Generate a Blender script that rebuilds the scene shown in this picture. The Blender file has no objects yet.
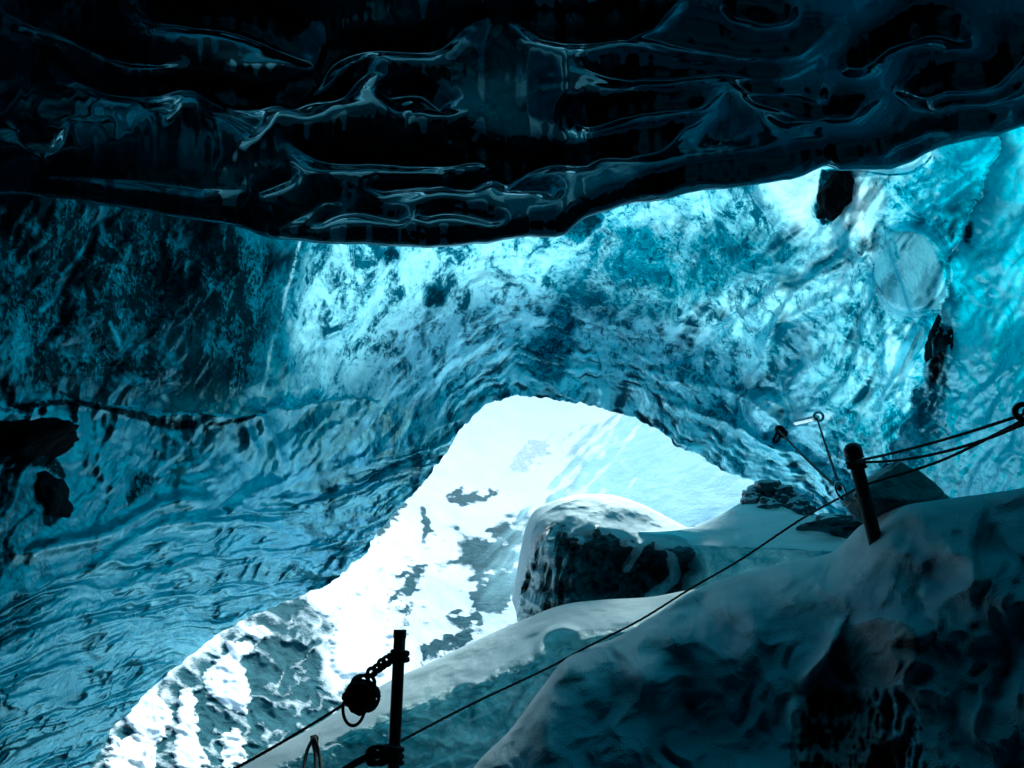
import bpy, bmesh, math
import numpy as np
from mathutils import Vector

# ------------------------------------------------------------------ scene, camera
sc = bpy.context.scene
COL = sc.collection
FPX = 740.0
PITCH = math.radians(18)
CAM = np.array([0.0, 0.0, 1.6])
FWD = np.array([0, math.cos(PITCH), math.sin(PITCH)])
UPV = np.array([0, -math.sin(PITCH), math.cos(PITCH)])
RGT = np.array([1.0, 0, 0])

cam_d = bpy.data.cameras.new('camera')
cam_d.sensor_width = 36
cam_d.lens = 36 * FPX / 1024
cam_d.clip_end = 2000
cam_d.clip_start = 0.02
cam = bpy.data.objects.new('camera', cam_d)
cam.location = CAM
cam.rotation_euler = (math.radians(90) + PITCH, 0, 0)
COL.objects.link(cam)
sc.camera = cam


def rays(px, py):
    px = np.asarray(px, float); py = np.asarray(py, float)
    d = FWD + ((px - 512) / FPX)[..., None] * RGT + ((384 - py) / FPX)[..., None] * UPV
    return d / np.linalg.norm(d, axis=-1, keepdims=True)


def W(px, py, r):
    return CAM + rays(px, py) * np.asarray(r, float)[..., None]


# ------------------------------------------------------------------ noise
def _hash(ix, iy, iz, seed):
    h = (ix.astype(np.uint32) * np.uint32(374761393)) ^ (iy.astype(np.uint32) * np.uint32(668265263)) \
        ^ (iz.astype(np.uint32) * np.uint32(2147483647 - 118)) ^ np.uint32((seed * 974634777 + 12345) & 0xffffffff)
    h = (h ^ (h >> np.uint32(13))) * np.uint32(1274126177)
    h = (h ^ (h >> np.uint32(16))) * np.uint32(2246822519)
    return h ^ (h >> np.uint32(15))


def pnoise(x, y, z, seed=0):
    x, y, z = np.broadcast_arrays(np.asarray(x, float), np.asarray(y, float), np.asarray(z, float))
    fx, fy, fz = np.floor(x), np.floor(y), np.floor(z)
    ix, iy, iz = fx.astype(np.int64), fy.astype(np.int64), fz.astype(np.int64)
    x, y, z = x - fx, y - fy, z - fz
    u, v, w = (t * t * t * (t * (t * 6 - 15) + 10) for t in (x, y, z))

    def g(dx, dy, dz):
        h = _hash(ix + dx, iy + dy, iz + dz, seed)
        a = (h & np.uint32(1023)).astype(float) / 1023 * 2 - 1
        b = ((h >> np.uint32(10)) & np.uint32(1023)).astype(float) / 1023 * 2 - 1
        c = ((h >> np.uint32(20)) & np.uint32(1023)).astype(float) / 1023 * 2 - 1
        return a * (x - dx) + b * (y - dy) + c * (z - dz)
    l = lambda a, b, t: a + (b - a) * t
    return l(l(l(g(0, 0, 0), g(1, 0, 0), u), l(g(0, 1, 0), g(1, 1, 0), u), v),
             l(l(g(0, 0, 1), g(1, 0, 1), u), l(g(0, 1, 1), g(1, 1, 1), u), v), w) * 1.4


def fbm(x, y, z, octv=4, seed=0, gain=.5, lac=2.03):
    s, a, f = 0, 1.0, 1.0
    for i in range(octv):
        s = s + a * pnoise(x * f, y * f, z * f, seed + i * 17)
        a *= gain; f *= lac
    return s


def ridged(x, y, z, octv=3, seed=0, gain=.5):
    s, a, f = 0, 1.0, 1.0
    for i in range(octv):
        s = s + a * (1 - np.abs(pnoise(x * f, y * f, z * f, seed + i * 31)) * 2)
        a *= gain; f *= 2.1
    return s


def sstep(a, b, x):
    t = np.clip((x - a) / (b - a), 0, 1)
    return t * t * (3 - 2 * t)


def cr(pts, n):
    """Catmull-Rom through pts, n samples spread by length"""
    p = np.asarray(pts, float)
    q = np.vstack([2 * p[0] - p[1], p, 2 * p[-1] - p[-2]])
    out = []
    m = 24
    t = np.linspace(0, 1, m, endpoint=False)[:, None]
    for i in range(len(p) - 1):
        a, b, c, d = q[i], q[i + 1], q[i + 2], q[i + 3]
        out.append(.5 * (2 * b + (c - a) * t + (2 * a - 5 * b + 4 * c - d) * t ** 2 + (3 * b - a - 3 * c + d) * t ** 3))
    out.append(p[-1:])
    o = np.vstack(out)
    s = np.r_[0, np.cumsum(np.linalg.norm(np.diff(o[:, :2], axis=0), axis=1))]
    u = np.linspace(0, s[-1], n)
    return np.stack([np.interp(u, s, o[:, k]) for k in range(p.shape[1])], 1)


def dist_poly(px, py, pts, signed=False, smooth=True, reach=60):
    """pixel distance to a polyline (inf beyond reach); also running parameter and side"""
    P = cr(pts, max(6, len(pts) * 4)) if smooth and len(pts) > 2 else np.asarray(pts, float)
    P = P[:, :2]
    lo, hi = P.min(0) - reach, P.max(0) + reach
    m = (px > lo[0]) & (px < hi[0]) & (py > lo[1]) & (py < hi[1])
    D = np.full(px.shape, 1e6); T = np.zeros(px.shape); S = np.zeros(px.shape)
    x, y = px[m], py[m]
    d = np.full(x.shape, 1e6); tt = np.zeros(x.shape); ss = np.zeros(x.shape)
    n = len(P) - 1
    for i in range(n):
        a, b = P[i], P[i + 1]
        e = b - a
        L = e @ e + 1e-9
        t = np.clip(((x - a[0]) * e[0] + (y - a[1]) * e[1]) / L, 0, 1)
        dx, dy = x - a[0] - t * e[0], y - a[1] - t * e[1]
        dd = np.hypot(dx, dy)
        k = dd < d
        d[k] = dd[k]; tt[k] = ((i + t) / n)[k]
        ss[k] = np.sign(e[0] * dy - e[1] * dx)[k]
    D[m], T[m], S[m] = d, tt, ss
    return D, T, S


def taper(t, a=.15):
    return sstep(0, a, t) * sstep(0, a, 1 - t)


def in_poly(px, py, pts, soft=4):
    """soft 0..1 mask inside a closed outline"""
    P = np.asarray(pts, float)
    P = cr(np.vstack([P, P[:1]]), len(P) * 5)
    lo, hi = P.min(0) - 30, P.max(0) + 30
    m = (px > lo[0]) & (px < hi[0]) & (py > lo[1]) & (py < hi[1])
    out = np.zeros(px.shape)
    x, y = px[m], py[m]
    ins = np.zeros(x.shape, bool)
    for i in range(len(P) - 1):
        (x0, y0), (x1, y1) = P[i], P[i + 1]
        c = ((y0 > y) != (y1 > y))
        if y1 != y0:
            ins ^= c & (x < (x1 - x0) * (y - y0) / (y1 - y0) + x0)
    d = dist_poly(x, y, P, smooth=False, reach=40)[0]
    d = np.minimum(d, 30)
    out[m] = np.clip(.5 + np.where(ins, d, -d) / (2 * soft), 0, 1)
    return out


def rbf(ctrl):
    c = np.asarray(ctrl, float)
    X = c[:, :2] / 300.0
    v = np.log(c[:, 2])
    k = lambda a: a * 1.0
    D = np.linalg.norm(X[:, None] - X[None], axis=-1)
    n = len(c)
    A = np.zeros((n + 3, n + 3))
    A[:n, :n] = k(D) - np.eye(n) * 0.02
    A[:n, n] = 1; A[:n, n + 1:] = X
    A[n, :n] = 1; A[n + 1:, :n] = X.T
    w = np.linalg.solve(A, np.r_[v, 0, 0, 0])

    def f(px, py):
        x = px / 300.0; y = py / 300.0
        s = w[n] + w[n + 1] * x + w[n + 2] * y
        for i in range(n):
            s = s + w[i] * np.sqrt((x - X[i, 0]) ** 2 + (y - X[i, 1]) ** 2 + .03)
        return np.exp(s)
    return f


# ------------------------------------------------------------------ mesh building
def tag(o, label=None, cat=None, group=None, kind=None):
    if label: o['label'] = label
    if cat: o['category'] = cat
    if group: o['group'] = group
    if kind: o['kind'] = kind
    return o


def mesh_obj(name, V, F, mat, parent=None, attrs=None, smooth=True):
    me = bpy.data.meshes.new(name)
    V = np.asarray(V, np.float32).reshape(-1, 3)
    F = np.asarray(F, np.int32)
    me.vertices.add(len(V)); me.vertices.foreach_set('co', V.ravel())
    k = F.shape[1]
    me.loops.add(F.size); me.loops.foreach_set('vertex_index', F.ravel())
    me.polygons.add(len(F))
    me.polygons.foreach_set('loop_start', np.arange(0, F.size, k, dtype=np.int32))
    me.polygons.foreach_set('use_smooth', np.full(len(F), smooth))
    me.update(calc_edges=True)
    for a, val in (attrs or {}).items():
        at = me.attributes.new(a, 'FLOAT', 'POINT')
        at.data.foreach_set('value', np.ascontiguousarray(val, np.float32).ravel())
    me.materials.append(mat)
    o = bpy.data.objects.new(name, me)
    COL.objects.link(o)
    if parent: o.parent = parent
    return o


def grid_faces(n, m):
    i = np.arange(n * m).reshape(n, m)
    return np.stack([i[:-1, :-1], i[1:, :-1], i[1:, 1:], i[:-1, 1:]], -1).reshape(-1, 4)


def grid_normals(P):
    a = np.gradient(P, axis=0); b = np.gradient(P, axis=1)
    n = np.cross(a, b)
    return n / (np.linalg.norm(n, axis=-1, keepdims=True) + 1e-9)


def grid_obj(name, P, mat, parent=None, attrs=None):
    return mesh_obj(name, P, grid_faces(*P.shape[:2]), mat, parent, attrs)


def tube(name, pts, rad, mat, parent=None, sides=8, caps=True, twist=0):
    p = np.asarray(pts, float)
    n = len(p)
    rad = np.broadcast_to(np.asarray(rad, float), (n,))
    t = np.gradient(p, axis=0); t /= np.linalg.norm(t, axis=1, keepdims=True) + 1e-12
    up = np.array([0, 0, 1.0]) if abs(t[0][2]) < .9 else np.array([1.0, 0, 0])
    u = np.cross(t[0], up); u /= np.linalg.norm(u)
    V = []
    for i in range(n):
        u = u - t[i] * (u @ t[i]); u /= np.linalg.norm(u) + 1e-12
        w = np.cross(t[i], u)
        a = np.linspace(0, 2 * np.pi, sides, endpoint=False) + twist * i
        rr = rad[i] * (1 + (.16 * np.cos(3 * (a - 1.3 * i)) if twist else 0 * a))
        V.append(p[i] + (np.cos(a) * rr)[:, None] * u + (np.sin(a) * rr)[:, None] * w)
    V = np.vstack(V)
    F = []
    for i in range(n - 1):
        for j in range(sides):
            k = (j + 1) % sides
            F.append([i * sides + j, i * sides + k, (i + 1) * sides + k, (i + 1) * sides + j])
    if caps:
        V = np.vstack([V, p[:1], p[-1:]])
        a, b = len(V) - 2, len(V) - 1
        for j in range(sides):
            k = (j + 1) % sides
            F.append([a, k, j, j]); F.append([b, (n - 1) * sides + j, (n - 1) * sides + k, (n - 1) * sides + k])
    # triangles written as degenerate quads are split out here
    me_q = [f for f in F if len(set(f)) == 4]
    me_t = [f[:3] for f in F if len(set(f)) == 3]
    me = bpy.data.meshes.new(name)
    me.from_pydata(V.tolist(), [], me_q + me_t)
    me.polygons.foreach_set('use_smooth', np.ones(len(me.polygons), bool))
    me.materials.append(mat)
    o = bpy.data.objects.new(name, me); COL.objects.link(o)
    if parent: o.parent = parent
    return o


def merged(name, objs, mat, parent=None):
    """join freshly built meshes of one part into one mesh"""
    V, F, off = [], [], 0
    for o in objs:
        me = o.data
        V += [v.co[:] for v in me.vertices]
        F += [[i + off for i in p.vertices] for p in me.polygons]
        off += len(me.vertices)
        bpy.data.objects.remove(o); bpy.data.meshes.remove(me)
    me = bpy.data.meshes.new(name)
    me.from_pydata(V, [], F)
    me.polygons.foreach_set('use_smooth', np.ones(len(me.polygons), bool))
    me.materials.append(mat)
    o = bpy.data.objects.new(name, me); COL.objects.link(o)
    if parent: o.parent = parent
    return o


def empty(name, loc, label, cat, group=None):
    o = bpy.data.objects.new(name, None); COL.objects.link(o)
    o.location = loc
    o.empty_display_size = .1
    bpy.context.view_layer.update()
    return tag(o, label, cat, group)


def adopt(root, *kids):
    for k in kids:
        k.parent = root
        k.matrix_parent_inverse = root.matrix_world.inverted() if root.type != 'EMPTY' else Vector((0, 0, 0)) and None or root.matrix_basis.inverted()


def loft(rows, nu, nv):
    """rows (each a list of (px,py,r)) -> smooth grid of pixel x, y, range; first row is the back"""
    R = np.stack([cr(r, nu) for r in rows])            # rows x nu x 3
    out = np.zeros((nv, nu, 3))
    n = len(rows)
    t = np.linspace(0, n - 1, nv)
    i = np.clip(np.floor(t).astype(int), 0, n - 2)
    f = (t - i)[:, None, None]
    q = np.concatenate([2 * R[:1] - R[1:2], R, 2 * R[-1:] - R[-2:-1]])
    a, b, c, d = q[i], q[i + 1], q[i + 2], q[i + 3]
    out = .5 * (2 * b + (c - a) * f + (2 * a - 5 * b + 4 * c - d) * f ** 2 + (3 * b - a - 3 * c + d) * f ** 3)
    return out, t


# ------------------------------------------------------------------ materials
class NT:
    def __init__(s, name):
        s.m = bpy.data.materials.new(name); s.m.use_nodes = True
        s.t = s.m.node_tree; s.t.nodes.clear()
        s.out = s.n('ShaderNodeOutputMaterial')

    def n(s, typ, **kw):
        o = s.t.nodes.new(typ)
        for k, v in kw.items(): setattr(o, k, v)
        return o

    def l(s, a, b):
        s.t.links.new(a, b); return b

    def val(s, node, **kw):
        for k, v in kw.items(): node.inputs[k.replace('_', ' ')].default_value = v
        return node

    def noise(s, vec, scale, detail=4, rough=.55, dist=0.0, dim='3D'):
        o = s.n('ShaderNodeTexNoise', noise_dimensions=dim)
        s.l(vec, o.inputs['Vector'])
        o.inputs['Scale'].default_value = scale; o.inputs['Detail'].default_value = detail
        o.inputs['Roughness'].default_value = rough; o.inputs['Distortion'].default_value = dist
        return o.outputs['Fac']

    def ramp(s, fac, stops, interp='LINEAR'):
        o = s.n('ShaderNodeValToRGB'); o.color_ramp.interpolation = interp
        e = o.color_ramp.elements
        while len(e) < len(stops): e.new(.5)
        for k, (p, c) in zip(e, stops):
            k.position = p; k.color = (*(c if hasattr(c, '__len__') else (c, c, c)), 1)
        s.l(fac, o.inputs['Fac']); return o.outputs['Color']

    def mix(s, fac, a, b, mode='MIX'):
        o = s.n('ShaderNodeMix', data_type='RGBA', blend_type=mode)
        for inp, v in ((o.inputs[0], fac), (o.inputs[6], a), (o.inputs[7], b)):
            if hasattr(v, 'is_output'): s.l(v, inp)
            elif hasattr(v, '__len__'): inp.default_value = (*v, 1)
            else: inp.default_value = v if inp.type == 'VALUE' else (v, v, v, 1)
        return o.outputs[2]

    def math(s, op, a, b=0.0, clamp=False):
        o = s.n('ShaderNodeMath', operation=op, use_clamp=clamp)
        for inp, v in ((o.inputs[0], a), (o.inputs[1], b)):
            if hasattr(v, 'is_output'): s.l(v, inp)
            else: inp.default_value = v
        return o.outputs[0]

    def attr(s, name):
        return s.n('ShaderNodeAttribute', attribute_name=name).outputs['Fac']

    def bump(s, h, strength, dist, normal=None):
        o = s.n('ShaderNodeBump'); s.l(h, o.inputs['Height'])
        o.inputs['Strength'].default_value = strength; o.inputs['Distance'].default_value = dist
        if normal is not None: s.l(normal, o.inputs['Normal'])
        return o.outputs['Normal']

    def mapping(s, vec, scale=(1, 1, 1), rot=(0, 0, 0)):
        o = s.n('ShaderNodeMapping'); s.l(vec, o.inputs['Vector'])
        o.inputs['Scale'].default_value = scale; o.inputs['Rotation'].default_value = rot
        return o.outputs['Vector']

    def done(s, shader):
        s.l(shader, s.out.inputs['Surface']); return s.m


def principled(t, color, rough, normal=None, spec=.5, **kw):
    p = t.n('ShaderNodeBsdfPrincipled')
    for k, v in (('Base Color', color), ('Roughness', rough)):
        if hasattr(v, 'is_output'): t.l(v, p.inputs[k])
        elif hasattr(v, '__len__'): p.inputs[k].default_value = (*v, 1)
        else: p.inputs[k].default_value = v
    p.inputs['Specular IOR Level'].default_value = spec
    for k, v in kw.items(): p.inputs[k].default_value = v
    if normal is not None: t.l(normal, p.inputs['Normal'])
    return p.outputs[0]


def mat_wall():
    """translucent glacier ice of the cave shell: blue ice, bubble-white ice, black debris, painted shade"""
    t = NT('glacier_ice')
    pos = t.n('ShaderNodeTexCoord').outputs['Object']
    flow = t.mapping(pos, (1.0, 1.0, .45), (0, math.radians(38), 0))
    n1 = t.noise(flow, .9, 6, .6, .6)
    n2 = t.noise(flow, 4.5, 10, .74, .9)
    n3 = t.noise(pos, 22, 8, .75)
    n4 = t.noise(t.mapping(pos, (1, 1, .6), (0, math.radians(50), 0)), 1.9, 8, .68, 1.2)
    pale = t.attr('pale'); dirt_shade = t.attr('dirt_shade'); flowA = t.attr('streak')
    c = lambda a, k: t.math('MULTIPLY', t.math('SUBTRACT', a, .5), k)
    calm = t.attr('calm'); lively = t.math('SUBTRACT', 1.0, calm)
    sp = t.math('ADD', c(n3, 2.0), c(n2, 2.6))
    dm = t.math('ADD', t.math('MULTIPLY', sp, t.math('MULTIPLY', dirt_shade, 1.6)), t.math('SUBTRACT', t.math('MULTIPLY', dirt_shade, 1.25), .25), clamp=True)
    dm = t.ramp(dm, [(.12, 0), (.70, 1)])
    pm = t.math('ADD', t.math('MULTIPLY', lively, t.math('ADD', t.math('ADD', c(n2, 3.4), c(n4, 2.6)), c(n3, 1.6))), t.math('ADD', pale, t.math('MULTIPLY', calm, c(n1, 1.0))))
    pm = t.math('SUBTRACT', pm, t.math('MULTIPLY', dm, 1.1), clamp=True)
    blue = t.mix(t.ramp(n1, [(.35, 0), (.65, 1)]), (.006, .17, .26), (.016, .34, .46))
    blue = t.mix(t.attr('cyan'), blue, (.06, .52, .66))
    col = t.mix(pm, blue, (.42, .76, .85))
    col = t.mix(t.math('MULTIPLY', t.math('SUBTRACT', pale, .9), 1.6, clamp=True), col, (.78, .92, .96))
    # clear dark windows in the ice, fine-grained
    dk = t.math('ADD', t.math('ADD', c(n2, 3.0), c(n4, 2.2)), c(n3, 1.2))
    col = t.mix(t.math('MULTIPLY', t.math('MULTIPLY', t.ramp(t.math('ADD', dk, .5), [(0.14, 1), (.47, 0)]), .92), lively), col, (.003, .045, .08))
    # streaks of clear and bubbly ice along the melt flow, with painted glints
    col = t.mix(t.math('MULTIPLY', t.math('SUBTRACT', flowA, .25), .5, clamp=True), col, (.24, .66, .78))
    col = t.mix(t.math('MULTIPLY', t.math('SUBTRACT', .05, flowA), 1.5, clamp=True), col, (.002, .04, .07))
    col = t.mix(dm, col, t.mix(t.ramp(dirt_shade, [(.6, 0), (.9, 1)]), (.0010, .030, .055), (.0005, .009, .015)))
    col = t.mix(t.attr('shade_tint'), col, (.0006, .010, .017))  # shade of the left wall, mixed into the ice colour
    h = t.math('ADD', t.math('MULTIPLY', n2, .5), t.math('MULTIPLY', n3, .15))
    nrm = t.bump(h, .4, .05)
    df = t.n('ShaderNodeBsdfDiffuse'); t.l(col, df.inputs['Color']); t.l(nrm, df.inputs['Normal'])
    tr = t.n('ShaderNodeBsdfTranslucent'); t.l(col, tr.inputs['Color']); t.l(nrm, tr.inputs['Normal'])
    ms = t.n('ShaderNodeMixShader'); ms.inputs[0].default_value = .54
    t.l(df.outputs[0], ms.inputs[1]); t.l(tr.outputs[0], ms.inputs[2])
    gl = t.n('ShaderNodeBsdfGlossy'); gl.inputs['Roughness'].default_value = .07; gl.inputs['Color'].default_value = (.42, .82, .94, 1); t.l(nrm, gl.inputs['Normal'])
    fr = t.n('ShaderNodeFresnel'); fr.inputs['IOR'].default_value = 1.31; t.l(nrm, fr.inputs['Normal'])
    m2 = t.n('ShaderNodeMixShader'); t.l(t.math('MULTIPLY', fr.outputs[0], t.math('SUBTRACT', .55, t.math('MULTIPLY', dm, .52))), m2.inputs[0])
    t.l(ms.outputs[0], m2.inputs[1]); t.l(gl.outputs[0], m2.inputs[2])
    return t.done(m2.outputs[0])


def mat_ceiling():
    """dark clear ice under a thick glacier: almost black with a wet polish"""
    t = NT('dark_clear_ice')
    pos = t.n('ShaderNodeTexCoord').outputs['Object']
    n1 = t.noise(pos, 1.3, 6, .6, .5)
    n2 = t.noise(t.mapping(pos, (1, .6, 1), (0, 0, .5)), 7, 8, .72, .7)
    n3 = t.noise(pos, 60, 3, .7)
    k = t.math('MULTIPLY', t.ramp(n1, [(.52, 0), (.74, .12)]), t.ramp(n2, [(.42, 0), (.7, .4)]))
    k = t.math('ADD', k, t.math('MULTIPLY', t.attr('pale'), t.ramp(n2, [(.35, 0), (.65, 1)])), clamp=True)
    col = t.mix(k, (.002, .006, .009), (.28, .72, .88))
    nrm = t.bump(t.math('ADD', n2, t.math('MULTIPLY', n3, .1)), .03, .02)
    p = principled(t, col, .035, nrm, .5, IOR=3.1)
    p.node.inputs['Specular Tint'].default_value = (.34, .78, 1, 1)
    return t.done(p)


def mat_frost(name, ice_a, ice_b, ice_rough=.22, snow_col=(.74, .86, .91), scale=1.0, trans=0.0, grain=.35, lit_tint=None, thin=0.0):
    """snow lying on ice or rock: the vertex value 'snow' says where it lies"""
    t = NT(name)
    pos = t.n('ShaderNodeTexCoord').outputs['Object']
    n1 = t.noise(pos, 1.6 * scale, 7, .62, .8)
    n2 = t.noise(pos, 9 * scale, 7, .7, .4)
    n3 = t.noise(pos, 90, 3, .7)
    col_i = t.mix(t.ramp(t.math('ADD', t.math('MULTIPLY', n1, .6), t.math('MULTIPLY', n2, .4)), [(.38, 0), (.62, 1)]), ice_a, ice_b)
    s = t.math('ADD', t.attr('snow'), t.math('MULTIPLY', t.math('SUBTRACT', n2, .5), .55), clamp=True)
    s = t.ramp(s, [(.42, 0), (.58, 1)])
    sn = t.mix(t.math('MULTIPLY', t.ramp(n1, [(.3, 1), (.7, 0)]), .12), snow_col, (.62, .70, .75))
    if lit_tint: sn = t.mix(t.math('ADD', t.attr('lit_tint'), t.math('MULTIPLY', t.math('SUBTRACT', n2, .5), .6), clamp=True), sn, lit_tint)  # lighter snow where the crest is lit, put into the colour
    sh = t.math('ADD', t.math('MULTIPLY', n3, grain), t.math('MULTIPLY', n2, .5))
    p1 = principled(t, sn, .62, t.bump(sh, .6, .035), .25)
    p2 = principled(t, col_i, ice_rough, t.bump(t.math('ADD', n2, t.math('MULTIPLY', n3, .1)), .6, .06), .5)
    if trans:
        tr = t.n('ShaderNodeBsdfTranslucent'); t.l(col_i, tr.inputs['Color'])
        mm = t.n('ShaderNodeMixShader'); mm.inputs[0].default_value = trans
        t.l(p2, mm.inputs[1]); t.l(tr.outputs[0], mm.inputs[2]); p2 = mm.outputs[0]
    if thin:
        tr1 = t.n('ShaderNodeBsdfTranslucent'); tr1.inputs['Color'].default_value = (.45, .85, .95, 1)
        m1 = t.n('ShaderNodeMixShader'); m1.inputs[0].default_value = thin
        t.l(p1, m1.inputs[1]); t.l(tr1.outputs[0], m1.inputs[2]); p1 = m1.outputs[0]
    ms = t.n('ShaderNodeMixShader'); t.l(s, ms.inputs[0]); t.l(p1, ms.inputs[2]); t.l(p2, ms.inputs[1])
    return t.done(ms.outputs[0])


def mat_plain(name, c1, c2, rough, scale=20, bump=.4, dist=.004, metal=0.0, spec=.4):
    t = NT(name)
    pos = t.n('ShaderNodeTexCoord').outputs['Object']
    n = t.noise(pos, scale, 6, .65, .3)
    col = t.mix(t.ramp(n, [(.35, 0), (.65, 1)]), c1, c2)
    return t.done(principled(t, col, rough, t.bump(n, bump, dist), spec, Metallic=metal))


M_WALL = mat_wall()
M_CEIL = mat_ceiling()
M_BLOCKER = mat_plain('blocker_snow', (.5, .55, .6), (.7, .75, .8), .8, 1, .3, .1)
M_MOUND = mat_frost('dusted_snow', (.012, .032, .044), (.06, .15, .19), .5, (.25, .43, .54), lit_tint=(.88, .93, .97), grain=1.1)
M_SLOPE = mat_frost('snowy_rock', (.055, .11, .13), (.13, .22, .25), .5, (.86, .89, .91), .5)
M_LEDGE = mat_frost('snowy_blue_ice', (.12, .42, .50), (.62, .86, .90), .16, (.84, .90, .93), 1.2, .55, thin=.4)
M_BOULD = mat_frost('snowy_dark_ice', (.010, .026, .036), (.09, .20, .24), .22, (.70, .83, .89), 1.3)
M_ROCK = mat_plain('dark_wet_stone', (.0015, .006, .010), (.005, .014, .020), .8, 8, .7, .03, spec=.06)
M_ROPE = mat_plain('dark_rope', (.006, .006, .008), (.016, .016, .020), .85, 160, .6, .003)
M_STEEL = mat_plain('weathered_steel', (.012, .013, .016), (.03, .03, .033), .45, 30, .3, .002, .6)
M_WOOD = mat_plain('wet_wood', (.010, .010, .012), (.03, .028, .027), .7, 24, .5, .004)
M_ALU = mat_plain('bright_steel', (.45, .5, .53), (.7, .75, .78), .22, 40, .2, .001, 1.0)


def mat_clear():
    t = NT('clear_ice')
    pos = t.n('ShaderNodeTexCoord').outputs['Object']
    n = t.noise(pos, 9, 6, .65, 1.0)
    col = t.mix(t.ramp(n, [(.4, 0), (.62, 1)]), (.10, .48, .62), (.50, .85, .93))
    nrm = t.bump(n, .3, .05)
    p = principled(t, col, .06, nrm, .6, IOR=1.31)
    tr = t.n('ShaderNodeBsdfTranslucent'); t.l(col, tr.inputs['Color'])
    ms = t.n('ShaderNodeMixShader'); ms.inputs[0].default_value = .5
    t.l(p, ms.inputs[1]); t.l(tr.outputs[0], ms.inputs[2])
    return t.done(ms.outputs[0])


M_CLEAR = mat_clear()

# ------------------------------------------------------------------ cave wall (dome round the mouth)
RIM = [(-60, 1010), (20, 880), (88, 770), (118, 725), (150, 690), (190, 655), (240, 622), (290, 600), (335, 580), (370, 545), (395, 512), (428, 478), (450, 445),
       (478, 412), (500, 400), (524, 396), (560, 400), (605, 409), (645, 424), (680, 445), (715, 466), (745, 479), (790, 497), (840, 530), (900, 580),
       (970, 690), (1010, 800), (1040, 960)]
C0 = np.array([520.0, 720.0])
WALL_R = rbf([(90, 768, 6.2), (150, 690, 7), (240, 622, 8.2), (335, 580, 9.2), (395, 512, 10.2), (450, 445, 10.8), (500, 400, 11.3), (560, 400, 11.3),
              (605, 409, 11), (680, 445, 10.4), (745, 479, 9.8), (800, 500, 9.3), (900, 580, 8.2), (1000, 750, 6.6), (0, 900, 5),
              (0, 700, 4.7), (0, 560, 5.2), (100, 600, 5.9), (200, 560, 7.0), (0, 450, 5.8), (0, 300, 6.6), (0, 200, 6.9), (100, 410, 6.8), (150, 300, 7.8),
              (300, 410, 8.9), (300, 300, 9.2), (300, 220, 9.2), (500, 300, 10), (500, 220, 9.5), (700, 300, 9.6), (700, 200, 9.2), (850, 200, 8.4),
              (900, 300, 8.0), (950, 350, 7.6), (1024, 300, 7.3), (1024, 130, 7.3), (1024, 450, 6.8), (870, 450, 8.4), (780, 400, 9.3),
              (-300, 300, 4.6), (-300, 700, 3.4), (-700, 400, 3.6), (-700, 900, 2.8), (1324, 300, 5.4), (1324, 700, 4.6), (1700, 400, 4.0),
              (500, -100, 9.5), (0, -100, 8), (1024, -100, 7.4), (500, -400, 9.5), (-400, -300, 6.4), (1400, -300, 6)])


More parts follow.
